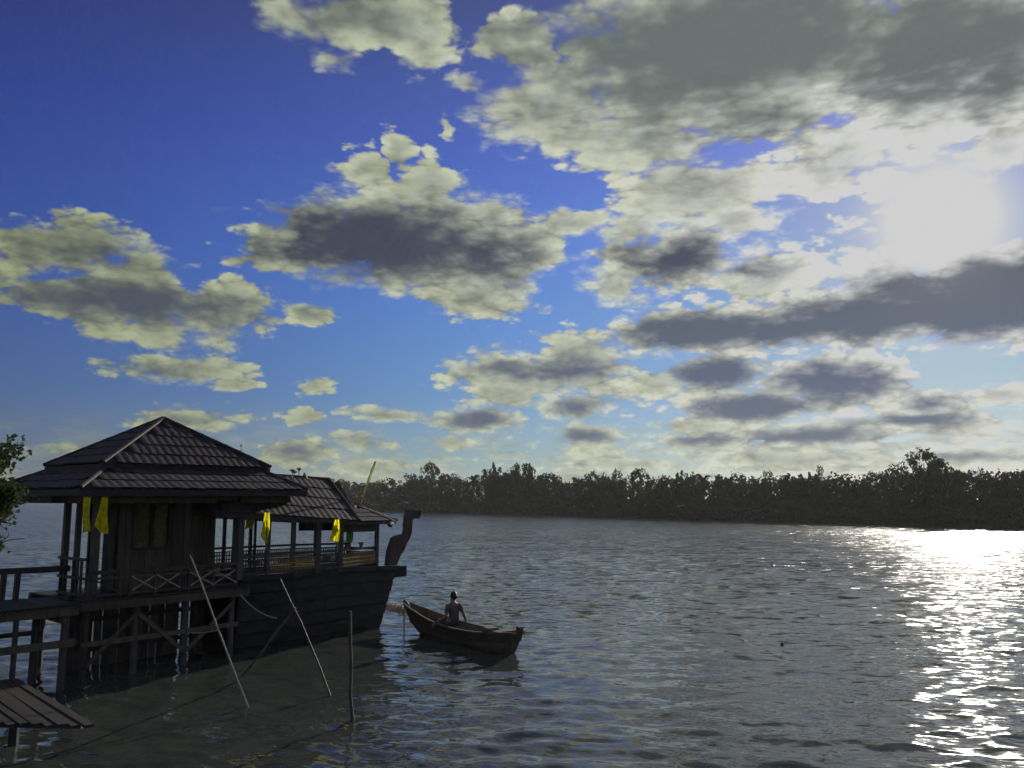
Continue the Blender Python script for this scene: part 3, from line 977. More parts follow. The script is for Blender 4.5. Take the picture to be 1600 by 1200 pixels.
def make_boat_hall():
    t = thing('boat_hall', S(6.0, TM, 0), 'dark boat-shaped hall with open sides and a carved bow beside the pavilion', 'boat hall')
    # hull of overlapping planks
    ss = [3.45, 3.9, 4.5, 5.0, 5.6, 6.3, 7.0, 7.7, 8.3, 8.8, 9.2]
    levels = [0, .13, .27, .41, .55, .69, .84, 1.0]
    def hull_pt(s, k, side, out=0.0):
        f = (s - ss[0]) / (ss[-1] - ss[0])
        rake = .75 * f ** 3 * (k - .55)
        hw = half_width(s) * (.62 + .38 * k ** .6) + out
        return S(s + rake, TM + side * hw, -.5 + k * (deck_z(s) + .5))
    hull = MB()
    for side in (-1, 1):
        hull.add([hull_pt(s, k, side) for s in ss for k in levels], [(i * 8 + j, (i + 1) * 8 + j, (i + 1) * 8 + j + 1, i * 8 + j + 1) for i in range(len(ss) - 1) for j in range(7)])
    n = len(levels)
    hull.add([hull_pt(ss[0], k, sd) for k in levels for sd in (-1, 1)], [(2 * j, 2 * j + 1, 2 * j + 3, 2 * j + 2) for j in range(n - 1)])
    hull.add([hull_pt(ss[-1], k, sd) for k in levels for sd in (-1, 1)], [(2 * j, 2 * j + 1, 2 * j + 3, 2 * j + 2) for j in range(n - 1)])
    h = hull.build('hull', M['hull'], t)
    for side in (-1, 1):
        for j in range(n - 1):
            k0, k1 = levels[j], levels[j + 1]
            mb = MB()
            vs = []
            for s in ss:
                vs += [hull_pt(s, k0, side, .055), hull_pt(s, k1 - .012, side, .03), hull_pt(s, k0, side, .0)]
            fs = []
            for i in range(len(ss) - 1):
                a, b = i * 3, (i + 1) * 3
                fs += [(a, b, b + 1, a + 1), (a + 2, b + 2, b, a)]
            mb.add(vs, fs)
            mb.build('hull_plank', M['hull'], h)
    stem = MB()
    stem.tube([hull_pt(9.2, k, 0) + UX * .05 for k in (0, .3, .6, .85, 1.0)], [.09, .09, .1, .11, .11], 8)
    stem.build('stem', M['hull'], t)
    for side in (-1, 1):
        gun = MB()
        for a, b in zip(ss, ss[1:]):
            gun.beam(hull_pt(a, 1.0, side, .05), hull_pt(b, 1.0, side, .05), .12, .13)
        gun.build('gunwale', M['hull'], t)
    for i in range(13):
        tt = TM - 1.14 + i * .19
        s1 = 9.2
        while s1 > 3.6 and abs(tt - TM) > half_width(s1) - .04: s1 -= .05
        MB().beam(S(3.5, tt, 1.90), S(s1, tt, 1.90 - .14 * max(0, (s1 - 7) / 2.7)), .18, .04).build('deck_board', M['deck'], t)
    # bow platform
    plat = MB()
    plat.beam(S(8.7, TM, 1.64), S(10.12, TM, 1.64), .62, .30)
    p = plat.build('bow_platform', M['hull'], t)
    for tt in (-.2, 0, .2):
        MB().beam(S(8.72, TM + tt, 1.81), S(10.15, TM + tt, 1.81), .19, .035).build('deck_board', M['deck'], p)
    # figurehead: outline cut from a thick board, in the upright plane of the centre line
    out = [(603, 884), (606, 860), (612.5, 840.5), (618, 837), (630.5, 834), (632, 826), (633, 810), (635.5, 798), (641, 795), (650, 796.5), (658, 796.5), (655.5, 803),
           (653, 810.5), (645, 810), (642.5, 812), (642, 822), (641, 833), (638, 841), (634, 848), (629, 860), (624, 867), (617, 884)]
    def on_centre(px, py):
        d = direction(px, py)
        o = Vector((0, 0, CAM_H))
        nn = VX
        kk = (S(0, TM, 0) - o).dot(nn) / d.dot(nn)
        return o + d * kk
    pts = [on_centre(*q) for q in out]
    fh = MB()
    k = len(pts)
    cen = sum(pts, Vector()) / k
    layers = [(-.10, .80), (-.075, 1.0), (.075, 1.0), (.10, .80)]
    vs = []
    for off, sc in layers:
        for i, q in enumerate(pts):
            a, b = pts[i - 1], pts[(i + 1) % k]
            d = (b - a).normalized(); nin = d.cross(VX)
            sh = (1 - sc) * .14
            mid = (a + b) / 2
            vs.append(q + VX * off + (mid - q).normalized() * 0 + nin * (sh * -1 if False else 0) + (Vector((0, 0, 0))))
    fs = [tuple(range(k))[::-1], tuple((3 * k) + i for i in range(k))]
    for l in range(3):
        fs += [(l * k + i, l * k + (i + 1) % k, (l + 1) * k + (i + 1) % k, (l + 1) * k + i) for i in range(k)]
    fh.add(vs, fs)
    f = fh.build('figurehead', M['carved'], t)
    md = f.modifiers.new('bevel', 'BEVEL'); md.width = .035; md.segments = 2; md.limit_method = 'ANGLE'; md.angle_limit = R(50)
    eye = on_centre(645, 801)
    MB().ball(eye - VX * .10, .04).ball(eye + VX * .10, .04).build('eye', M['carved'], f)
    jaw = on_centre(648, 808)
    crest = MB()
    for px, py in ((634, 800), (632.5, 812), (631, 824)):
        c = on_centre(px, py)
        crest.slab([c - VX * .03, c - VX * .03 + Vector((0, 0, .12)) - UX * .06, c - VX * .03 + Vector((0, 0, .16)) + UX * .02], VX * .06)
    crest.build('crest', M['carved'], f)
    # posts
    for s, tt, w, ztop in ((3.38, -.40, .16, 3.62), (4.24, -.40, .095, 3.62), (5.02, -.40, .08, 3.55), (5.85, -.40, .15, 3.5), (6.74, -.28, .15, 3.4), (8.55, .18, .10, 3.25), (8.35, 1.25, .08, 3.25),
                           (4.42, 2.0, .08, 3.65), (4.74, 2.0, .06, 3.65), (5.28, 2.0, .08, 3.6), (5.42, 1.98, .06, 3.6), (6.74, 1.9, .08, 3.4)):
        MB().beam(S(s, tt, deck_z(s) - .02), S(s, tt, ztop), w, w).build('post', M['post'], t)
    # main roof, ridge along the boat, hipped towards the bow
    ev = lambda s: 3.62 - .07 * (s - 3.0)
    A, B = S(2.6, -.72, ev(2.6)), S(7.1, -.66, ev(7.1))
    C, D = S(7.1, 2.26, ev(7.1)), S(2.6, 2.32, ev(2.6))
    Rg0, Rg1 = S(2.6, TM, 4.70), S(7.12, TM, 4.52)
    Re = S(6.2, TM, 4.56)
    rf = MB()
    rf.add([A, B, C, D, Rg0, Rg1], [(0, 1, 5, 4), (1, 2, 5), (2, 3, 4, 5), (3, 0, 4)])
    dn = Vector((0, 0, -.10))
    rf.slab([A + dn, B + dn, C + dn, D + dn], (0, 0, .095))
    roof = rf.build('roof', M['roof'], t)
    tile_face([A, B, Rg1, Rg0], roof, .21, .42)
    tile_face([B, C, Rg1], roof, .21, .42)
    back = MB()
    tile_face([D, C, Rg1, Rg0], roof, .21, .42, back)
    tag(back.build('roof_tiles', M['roof'], roof, fix=False), kind='stuff')
    hip_caps(B, Rg1, roof); hip_caps(C, Rg1, roof); hip_caps(Rg0, Rg1, roof)
    endp = MB()
    endp.slab([Re + UX * .04 + Vector((0, 0, .0)) - VX * .12, Re + UX * .04 + Vector((0, 0, .0)) + VX * .12, Re + UX * .02 + Vector((0, 0, .18)) + VX * .03, Re + UX * .02 + Vector((0, 0, .18)) - VX * .03], UX * .05 + Vector((0, 0, -.02)))
    e = endp.build('ridge_end', M['orange'], roof)
    e['label'] = 'orange painted ridge end'
    # leaf-shaped finials on the ridge
    for px, h in ((455, .20), (461, .14), (474.5, .26)):
        b = at(px, 745, 25.0)
        sfin = (b - NP).dot(UX); b = S(min(sfin, 6.2), TM, 4.64)
        fin = MB()
        fin.tube([b, b + Vector((0, 0, h * .6))], [.014, .010], 5)
        for dx in (-1, 1, 0):
            fin.tube([b + Vector((0, 0, h * .55)), b + Vector((dx * .05, .01, h * .85)), b + Vector((dx * .09, .01, h * (.78 if dx else 1.05)))], [.014, .024, .006], 5)
        fin.build('roof_finial', M['carved'], roof)
    # eave boards under the main roof
    for a, b, nm in ((S(3.0, -.46, 0), S(6.9, -.46, 0), 'eave_board'), (S(3.0, 2.06, 0), S(6.9, 2.06, 0), 'eave_board')):
        mb = MB()
        mb.beam(a + Vector((0, 0, ev(3.0) - .02)), b + Vector((0, 0, ev(6.9) - .02)), .05, .2)
        mb.build(nm, M['wall'], t)
    # bow canopy
    zc = 3.27
    pl = [S(7.15, -.55, zc + .02), S(8.85, -.12, zc), S(9.92, TM, zc - .03), S(8.85, 1.72, zc), S(7.15, 2.15, zc + .02)]
    r0, r1 = S(7.3, TM, 3.66), S(8.35, TM, 3.68)
    cn = MB()
    cn.add(pl + [r0, r1], [(0, 1, 6, 5), (1, 2, 6), (2, 3, 6), (3, 4, 5, 6), (4, 0, 5)])
    cn.slab([q + Vector((0, 0, -.07)) for q in pl], (0, 0, .065))
    can = cn.build('bow_canopy', M['roof'], t)
    tile_face([pl[0], pl[1], r1, r0], can, .21, .30)
    tile_face([pl[1], pl[2], r1], can, .21, .30)
    tile_face([pl[2], pl[3], r1], can, .21, .30)
    back = MB(); tile_face([pl[4], pl[3], r1, r0], can, .21, .30, back)
    tag(back.build('roof_tiles', M['roof'], can, fix=False), kind='stuff')
    hip_caps(pl[2], r1, can, .06, .3); hip_caps(pl[1], r1, can, .05, .3); hip_caps(r0, r1, can, .06, .3)
    curl = MB(); c0 = S(9.55, TM, zc - .08)
    curl.tube([c0, c0 + Vector((.05, .04, -.08)), c0 + Vector((.10, .08, -.10)), c0 + Vector((.13, .1, -.05))], [.05, .045, .04, .02], 7)
    curl.build('eave_scroll', M['carved'], can)
    fas = MB()
    fas.beam(S(6.9, -.2, 3.12), S(8.55, .16, 3.10), .04, .24)
    fas.beam(S(8.55, .16, 3.10), S(8.7, TM, 3.10), .04, .24)
    fas.beam(S(6.9, 1.9, 3.12), S(8.55, 1.4, 3.10), .04, .24)
    fas.build('eave_board', M['wall'], can)
    # crossed gable boards with a pale tip
    a = on_centre(524, 753); b = on_centre(547, 799)
    MB().beam(a - VX * .05, b - VX * .05, .05, .16).build('gable_board', M['carved'], t)
    c1 = on_centre(553, 787); c0 = on_centre(535, 810)
    MB().beam(c0 - VX * .12, c1 - VX * .12, .05, .12).build('gable_board', M['carved'], t)
    tip = on_centre(545.5, 799)
    fin = MB(); fin.ball(tip - VX * .2, (.07, .05, .10), 8, 6).ball(tip - VX * .2 + Vector((.05, 0, .12)), (.045, .04, .07), 8, 6)
    w = fin.build('gable_finial', M['white'], t); w['label'] = 'pale carved finial'
    # railings with lattice
    def railing(p0, p1, z0, z1, mat_l, nm, parent):
        p0, p1 = Vector(p0), Vector(p1)
        L = (p1 - p0).length
        r = MB().beam(p0 + Vector((0, 0, z1)), p1 + Vector((0, 0, z1)), .05, .06).build('railing', M['rail'], parent)
        for z, hh in ((z1 - .11, .03), (z0 + .06, .05)):
            MB().beam(p0 + Vector((0, 0, z)), p1 + Vector((0, 0, z)), .05, hh).build('lower_rail', M['rail'], r)
        bal = MB(); n = max(3, int(L / .075))
        for i in range(n):
            q = p0 + (p1 - p0) * ((i + .5) / n)
            bal.beam(q + Vector((0, 0, z0 + .05)), q + Vector((0, 0, z1 - .1)), .028, .028)
        for z in (z0 + .17, z0 + .28, z0 + .39):
            if z < z1 - .13:
                bal.beam(p0 + Vector((0, 0, z)) - VX * .01, p1 + Vector((0, 0, z)) - VX * .01, .022, .03)
        b = bal.build(nm, mat_l, r)
        tag(b, kind='stuff')
        return r
    front = [S(3.38, -.42), S(4.24, -.42), S(5.02, -.42), S(5.85, -.42), S(6.74, -.30), S(8.55, .18)]
    mats = [M['rail'], M['ochre'], M['ochre'], M['rail'], M['ochre']]
    for a, b, m in zip(front, front[1:], mats):
        railing(a, b, 1.98, 2.50, m, 'lattice', t)
    bk = [S(3.5, 2.02), S(4.42, 2.02), S(5.28, 2.02), S(6.74, 1.92), S(8.35, 1.3)]
    for a, b in zip(bk, bk[1:]):
        railing(a, b, 1.98, 2.58, M['rail'], 'lattice', t)
    railing(S(8.55, .18), S(8.35, 1.3), 1.95, 2.45, M['rail'], 'lattice', t)
    # lower apron board behind the front lattice
    return t
make_boat_hall()

rb = S(7.05, -.22, 2.53)
rb2 = S(7.75, -.04, 2.53)
def pot_at(b, h, label):
    t = thing('potted_plant', b, label, 'plant')
    MB().tube([b, b + Vector((0, 0, .08)), b + Vector((0, 0, .12))], [.045, .06, .065], 10).build('pot', M['pot'], t)
    rng = random.Random(int(b.x * 100))
    mb = MB()
    for i in range(30):
        leaf_quad(mb, b + Vector((rng.gauss(0, .04), rng.gauss(0, .04), .12 + rng.uniform(0, h))), .065, rng)
    mb.build('foliage', M['leaf'], t, fix=False)
pot_at(rb, .12, 'bushier potted plant on the bow railing near the green flag')
pot_at(rb2, .04, 'smaller potted plant in the middle of the bow railing')

# ------------------------------------------------------------------ flags
def hanging_cloth(name, pts_px, Y, mat, label, cat='flag', group=None, seed=1, pole=None, twist=.05, strings=0):
    """Cloth hung from its top edge: rows of (left, right, y) in the photograph give its outline."""
    rng = random.Random(seed)
    mid = pts_px[0]
    base = at((mid[0] + mid[1]) / 2, mid[2], Y)
    t = thing(name, base, label, cat, group)
    rows = []
    n = 9
    sub = 5
    seq = []
    for (a, b) in zip(pts_px, pts_px[1:]):
        for j in range(sub):
            f = j / sub
            seq.append(tuple(a[i] + (b[i] - a[i]) * f for i in range(3)))
    seq.append(pts_px[-1])
    vs = []
    for r, (l, rr, y) in enumerate(seq):
        f = r / (len(seq) - 1)
        for j in range(n):
            u = j / (n - 1)
            p = at(l + (rr - l) * u, y + 1.5 * math.sin(u * 5 + seed) * f, Y)
            p.y += twist * math.sin(u * 9.0 + seed + f * 2.2) * (.35 + .65 * f) + .03 * math.sin(f * 6 + seed * 2)
            vs.append(p)
    fs = [(r * n + j, r * n + j + 1, (r + 1) * n + j + 1, (r + 1) * n + j) for r in range(len(seq) - 1) for j in range(n - 1)]
    c = MB().add(vs, fs); c.smooth = True
    c.build('cloth', mat, t)
    tie = MB()
    l, r_, y = pts_px[0]
    tie.tube([at(l, y, Y), at(r_, y, Y)], .012, 6)
    if strings:
        for q in (l, r_):
            tie.tube([at(q, y, Y), at(q, y - strings, Y + .03)], .006, 5)
    tie.build('header', M['rail'], t)
    if pole:
        tp, bt = pole
        MB().tube([at(*tp, Y), at(*bt, Y)], [.012, .014], 6).build('pole', M['rail'], t)
    return t
hanging_cloth('flag', [(129, 142, 776), (129.5, 141.5, 800), (128, 141, 831)], 18.72, M['yellow'], 'long yellow flag hanging leftmost under the pavilion eave', seed=1, strings=9)
hanging_cloth('flag', [(159, 167, 776), (156, 167, 800), (150, 167.5, 822), (156, 167, 833)], 18.95, M['yellow'], 'yellow flag gathered beside the thick corner post of the pavilion', seed=4, twist=.08, strings=9)
hanging_cloth('flag', [(390, 397, 802), (384, 397, 814), (383.5, 394, 826)], 23.9, M['yellow'], 'short yellow flag blown sideways behind the boat hall front posts', seed=2)
hanging_cloth('flag', [(414, 421, 800), (409, 421, 825), (406, 420, 838), (414, 420, 847)], 22.3, M['yellow'], 'yellow flag drooping on a thin pole in the open side of the boat hall', seed=6, twist=.07, pole=((416.5, 799), (416.8, 866)))
hanging_cloth('flag', [(524, 530, 811), (519, 531, 828), (516, 530, 842), (519, 528, 846)], 24.15, M['yellow'], 'yellow flag hanging close beside the green flag at the bow', seed=3, twist=.07, pole=((527, 810), (527, 864)))
hanging_cloth('flag', [(548, 552, 824), (541, 552, 834), (540, 551, 847)], 26.0, M['green'], 'green flag hanging at the bow canopy', seed=5)

def make_pennant():
    a, b = at(560, 800, 26.3), at(588, 720, 26.3)
    t = thing('pennant_pole', a, 'slanting pole with a furled yellow green pennant above the bow canopy', 'pennant')
    MB().tube([a, (a + b) / 2 + Vector((.01, 0, 0)), b], [.014, .012, .008], 6).build('pole', M['bamboo'], t)
    vs, fs = [], []
    path = [(562, 791, 1.2), (566, 782, 2.6), (568, 772, 3.0), (571, 763, 3.4), (574, 756, 4.2), (576, 747, 5.0), (579, 740, 3.6), (581, 733, 4.4), (584, 727, 4.0), (586, 721, 3.6), (591, 721, .8)]
    for i, (px, py, w) in enumerate(path):
        c = at(px, py, 26.25)
        s = w * 26.25 / F_PX * .32
        for k in range(6):
            an = k / 6 * 2 * math.pi + i * .5
            vs.append(c + Vector((math.cos(an) * s, math.sin(an) * s * .7, .0)))
    n = len(path)
    for i in range(n - 1):
        for k in range(6):
            fs.append((i * 6 + k, i * 6 + (k + 1) % 6, (i + 1) * 6 + (k + 1) % 6, (i + 1) * 6 + k))
    fs += [tuple(range(6)), tuple((n - 1) * 6 + k for k in range(6))]
    c = MB().add(vs, fs); c.smooth = True
    c.build('cloth', M['lime'], t)
make_pennant()

# ------------------------------------------------------------------ walkway from the bank to the pavilion
def make_walkway():
    a = Vector((-12.55, 16.3, 0)); d = Vector((.67, .74, 0)).normalized(); w = Vector((.74, -.67, 0)).normalized()
    L = 3.95
    t = thing('walkway', a + d * 2, 'plank walkway on stilts joining the pavilion from the left bank', 'walkway')
    rng = random.Random(8)
    def W(k, s, z): return a + d * k + w * s + Vector((0, 0, z))
    k = -2.4
    while k < L:
        MB().beam(W(k, -.95 + rng.uniform(-.03, .03), 1.745 + rng.uniform(-.008, .008)), W(k, .95 + rng.uniform(-.05, .05), 1.745 + rng.uniform(-.008, .008)), .165, .045).build('deck_board', M['deck'], t)
        k += .18
    for s in (-.85, 0, .85):
        MB().beam(W(-2.5, s, 1.62), W(L, s, 1.62), .10, .19).build('joist', M['wall'], t)
    for kk in (-1.6, .2, 2.1, 3.7):
        for s in (-.82, .82):
            MB().tube([W(kk, s, -1.5), W(kk + .03, s, 1.6)], [.085, .08], 8).build('stilt', M['post'], t)
        MB().beam(W(kk - .06, -1.05, 1.47), W(kk - .06, 1.05, 1.45), .07, .13).build('cross_beam', M['wall'], t)
    for kk, s in ((2.75, .9), (1.2, .86), (3.35, .2), (1.55, .3)):
        MB().tube([W(kk, s, -1.5), W(kk, s, 1.55)], .055, 7).build('stilt', M['post'], t)
    for kk in (2.1,):
        MB().beam(W(.2, .9, .35), W(2.1, .9, 1.35), .05, .09).build('brace', M['wall'], t)
    MB().beam(W(-.5, .95, .92), W(3.9, .95, .98), .06, .15).build('tie_beam', M['wall'], t)
    MB().beam(W(1.0, -.9, 1.02), W(3.9, -.9, 1.0), .06, .10).build('tie_beam', M['wall'], t)
    rl = MB()
    rl.beam(W(-2.4, -.93, 2.42), W(L + .45, -.93, 2.38), .11, .13)
    r = rl.build('handrail', M['rail'], t)
    for kk in (-2.2, -.5, 1.2, 3.02, 3.30):
        MB().beam(W(kk, -.93, 1.74), W(kk + .02, -.93, 2.37), .10, .10).build('railing_post', M['rail'], r)
    return t
make_walkway()

# lower landing of stout boards under the walkway
def make_landing():
    c = on_level(148, 1131, .58); c.z = 0
    e = Vector((-1, .06, 0)).normalized(); d = Vector((-.68, .73, 0)).normalized()
    t = thing('plank_landing', c + e * 1.5 + d * 1.5, 'low landing of parallel worn planks at the lower left corner', 'landing')
    rng = random.Random(14)
    pw = .14
    perp = (e - d * e.dot(d)).normalized()
    st = pw / e.dot(perp)
    for i in range(22):
        p0 = c + e * (st * i + .02) + d * rng.uniform(-.06, .05)
        z = .56 + rng.uniform(-.018, .018)
        tilt = rng.uniform(-.02, .02)
        MB().beam(p0 + perp * pw * .5 + Vector((0, 0, z)), p0 + perp * pw * .5 + d * (4.4 + rng.uniform(-.1, .1)) + Vector((0, 0, z + tilt)), pw * .93, .045).build('plank', M['deck'], t)
    for k in (.45, 1.6, 3.0, 4.1):
        MB().beam(c + d * k + perp * .03 + Vector((0, 0, .485)), c + d * k + e * (st * 22) + Vector((0, 0, .485)), .10, .09).build('bearer', M['wall'], t)
    for k in (1.3, 2.6, 4.0):
        for j in (.9, 2.0, 3.4):
            q = c + d * k + e * j
            MB().tube([q + Vector((0, 0, -1.5)), q + Vector((0, 0, .40))], [.09, .08], 8).build('pile', M['post'], t)
make_landing()

# ------------------------------------------------------------------ poles and ropes in the water
def pole(name, pts, rad, mat, label, cat='pole', bind=None):
    t = thing(name, Vector(pts[0]), label, cat)
    rb = random.Random(int(pts[0].x * 131))
    q = [pts[0]]
    for i in range(1, 7):
        f = i / 7
        c = pts[0].lerp(pts[-1], f)
        q.append(c + Vector((rb.gauss(0, .012), rb.gauss(0, .012), 0)) + Vector((.05, 0, 0)) * math.sin(f * math.pi) * rb.uniform(.3, 1))
    pts = q + [pts[-1]]
    rad = [rad[0] + (rad[-1] - rad[0]) * i / 7 for i in range(8)]
    MB().tube(pts, rad, 8).build('shaft', mat, t)
    kn = MB()
    p0, p1 = Vector(pts[0]), Vector(pts[-1])
    for i in range(1, 7):
        f = i / 7
        c = pts[i]; dd = (p1 - p0).normalized()
        r = (rad[0] + (rad[-1] - rad[0]) * f) * 1.22
        kn.tube([c - dd * .012, c + dd * .012], r, 8)
    tag(kn.build('node_ring', mat, t), kind='stuff')
b0 = on_level(386, 1106, 0); d0 = at(297, 868, 17.4)
pole('mooring_pole', [b0 + (b0 - d0) * .35, b0, d0], [.021, .020, .015], M['bamboo'], 'pale bamboo pole slanting from the pavilion railing down into the water')
b1 = on_level(516, 1088, 0); d1 = at(438, 905, 19.0)
pole('mooring_pole', [b1 + (b1 - d1) * .35, b1, d1], [.022, .021, .016], M['rail'], 'grey slanting pole leaning against the boat hull')
b2 = on_level(549, 1118, 0); d2 = at(547, 955, 15.5)
pole('mooring_pole', [b2 - Vector((0, 0, 1.5)), b2, d2], [.034, .032, .028], M['post'], 'upright dark stake in the water in front of the bow')
b3 = on_level(366, 1068, 0); d3 = at(462, 950, 18.6)
pole('mooring_pole', [b3 + (b3 - d3) * .3, b3, d3], [.026, .025, .020], M['post'], 'dark pole leaning the other way and crossing the grey slanting pole')

def rope(name, p0, p1, sag, rad, label):
    p0, p1 = Vector(p0), Vector(p1)
    pts = []
    for i in range(13):
        f = i / 12
        p = p0.lerp(p1, f); p.z -= sag * 4 * f * (1 - f); pts.append(p)
    mb = MB().tube(pts, rad, 6); mb.smooth = True
    tag(mb.build(name, M['rope'], None, base=p0), label, 'rope')
rope('mooring_rope', at(376, 930, 19.8), at(432, 966, 18.9), .10, .014, 'mooring rope sagging across the dark boat hull')
rope('mooring_rope', at(300, 989, 17.6), at(338, 985, 17.3), .02, .012, 'short rope stretched level near the foot of the pale bamboo pole')

# ------------------------------------------------------------------ rowing boat
BA = Vector((.05, 22.75, 0)); BB = Vector((-3.08, 26.6, 0))         # near end, far end
BD = (BB - BA).normalized(); BS = Vector((-BD.y, BD.x, 0)) * -1          # along, to the right of it
BL = (BB - BA).length
def make_boat():
    t = thing('rowing_boat', BA.lerp(BB, .5), 'dark wooden rowing boat with raised ends carrying one rower', 'boat')
    N = 22
    def st(f):
        hw = .42 * (math.sin(math.pi * min(1, max(0, .10 + f * .86))) ** .62)
        if f < .12: hw = max(.16, .42 * (math.sin(math.pi * (.10 + .12 * .86)) ** .62) * (.42 + .58 * f / .12))
        hw = max(hw, .05)
        sheer = .43 + .12 * max(0, (.35 - f) / .35) ** 2 + .36 * max(0, (f - .42) / .58) ** 1.8
        keel = -.16 + .10 * max(0, (.2 - f) / .2) ** 2 + .42 * max(0, (f - .72) / .28) ** 2
        return hw, sheer, keel
    def pt(f, k, side, out=0.0):
        hw, sh, ke = st(f)
        rake = (-.22 * max(0, (.12 - f) / .12) + .30 * max(0, (f - .85) / .15)) * (k - .3)
        w = (hw + out) * (.12 + .88 * k ** .55) if k > 0 else .03
        return BA + BD * (f * BL + rake) + BS * side * w + Vector((0, 0, ke + (sh - ke) * k))
    fs = [i / N for i in range(N + 1)]
    ks = [0, .18, .38, .6, .8, 1.0]
    hull = MB()
    # inner skin
    for side in (-1, 1):
        hull.add([pt(f, k, side, -.03) for f in fs for k in ks], [(i * 6 + j, (i + 1) * 6 + j, (i + 1) * 6 + j + 1, i * 6 + j + 1) for i in range(N) for j in range(5)])
    hull.smooth = True
    h = hull.build('hull', M['canoe'], t)
    for side in (-1, 1):
        for j in range(5):
            mb = MB()
            vs = []
            for f in fs:
                vs += [pt(f, ks[j], side, .028), pt(f, ks[j + 1] - .012, side, .012), pt(f, ks[j], side, 0)]
            mb.add(vs, [q for i in range(N) for q in ((i * 3, i * 3 + 3, i * 3 + 4, i * 3 + 1), (i * 3 + 2, i * 3 + 5, i * 3 + 3, i * 3))])
            mb.build('hull_plank', M['canoe'], h)
    for side in (-1, 1):
        g = MB()
        for i in range(N):
            g.beam(pt(fs[i], 1.0, side, .01), pt(fs[i + 1], 1.0, side, .01), .06, .05)
        g.build('gunwale', M['canoe'], t)
    tr = MB()
    tr.slab([pt(0, k, -1) for k in ks] + [pt(0, k, 1) for k in ks[::-1]], BD * .05)
    tr.build('stern_board', M['canoe'], t)
    hn = MB()
    q = pt(0, 1.0, 0)
    hn.beam(q - BD * .0 + Vector((0, 0, -.2)), q - BD * .10 + Vector((0, 0, .17)), .16, .10)
    hn.build('stern_post', M['canoe'], t)
    bw = MB()
    bw.tube([pt(1, k, 0) + BD * .02 for k in (0, .4, .75, 1.0)] + [pt(1, 1.0, 0) + BD * .16 + Vector((0, 0, .07))], [.05, .055, .055, .06, .045], 8)
    bw.build('stem_post', M['canoe'], t)
    for f, wd, z in ((.10, .34, .02), (.30, .2, -.12), (.545, .26, -.13), (.80, .2, -.14)):
        hw, sh, ke = st(f)
        c = BA + BD * (f * BL) + Vector((0, 0, sh + z))
        MB().beam(c - BS * hw * .93, c + BS * hw * .93, wd, .04).build('thwart', M['canoe'], t)
    hw, sh, ke = st(.13)
    c = BA + BD * (.165 * BL) - BS * .12 + Vector((0, 0, sh - .02))
    MB().slab([c - BS * .16 - BD * .13, c + BS * .16 - BD * .13, c + BS * .16 + BD * .13, c - BS * .16 + BD * .13], (0, 0, .13)).build('stern_box', M['canoe'], t)
    for f in (.2, .36, .46, .62, .7, .88):
        rb = MB()
        rb.tube([pt(f, k, -1, -.045) for k in ks[::-1]] + [pt(f, k, 1, -.045) for k in ks], .018, 5)
        rb.build('rib', M['canoe'], t)
    # paddle held along the right side
    tip = pt(1, 1.0, 0) + BD * .14 + Vector((0, 0, .06))
    mb = MB().tube([tip, tip + Vector((-.01, 0, -.5)), tip + Vector((.0, 0, -1.15))], .022, 6)
    mb.build('hanging_rope', M['rope'], t)
    return st
BOAT_ST = make_boat()

def skin_mesh(name, joints, edges, root, mat, parent, sub=2, base=Vector((0, 0, 0)), axes=None):
    """One continuous surface grown over a jointed skeleton."""
    me = bpy.data.meshes.new(name)
    pos = []
    for (p, r) in joints.values():
        v = base + (axes[0] * p[0] + axes[1] * p[1] + Vector((0, 0, p[2]))) * 1.12
        pos.append(tuple(v - parent_offset(parent)))
    keys = list(joints)
    me.from_pydata(pos, [(keys.index(a), keys.index(b)) for a, b in edges], [])
    o = bpy.data.objects.new(name + '_rig', me)
    COL.objects.link(o)
    md = o.modifiers.new('skin', 'SKIN')
    md.use_smooth_shade = True
    for i, k in enumerate(keys):
        r = joints[k][1]
        sv = me.skin_vertices[0].data[i]
        sv.radius = (r, r) if not hasattr(r, '__len__') else r
        sv.use_root = (k == root)
    sd = o.modifiers.new('sub', 'SUBSURF'); sd.levels = sub; sd.render_levels = sub
    dg = bpy.context.evaluated_depsgraph_get()
    bpy.context.view_layer.update()
    dg.update()
    res = bpy.data.meshes.new_from_object(o.evaluated_get(dg))
    bpy.data.objects.remove(o)
    bpy.data.meshes.remove(me)
    res.name = name
    res.materials.clear(); res.materials.append(mat)
    res.polygons.foreach_set('use_smooth', [True] * len(res.polygons))
    n = bpy.data.objects.new(name, res)
    COL.objects.link(n)
    n.parent = parent
    return n

def parent_offset(p):
    off = Vector((0, 0, 0))
    while p is not None:
        off = off + p.location; p = p.parent
    return off

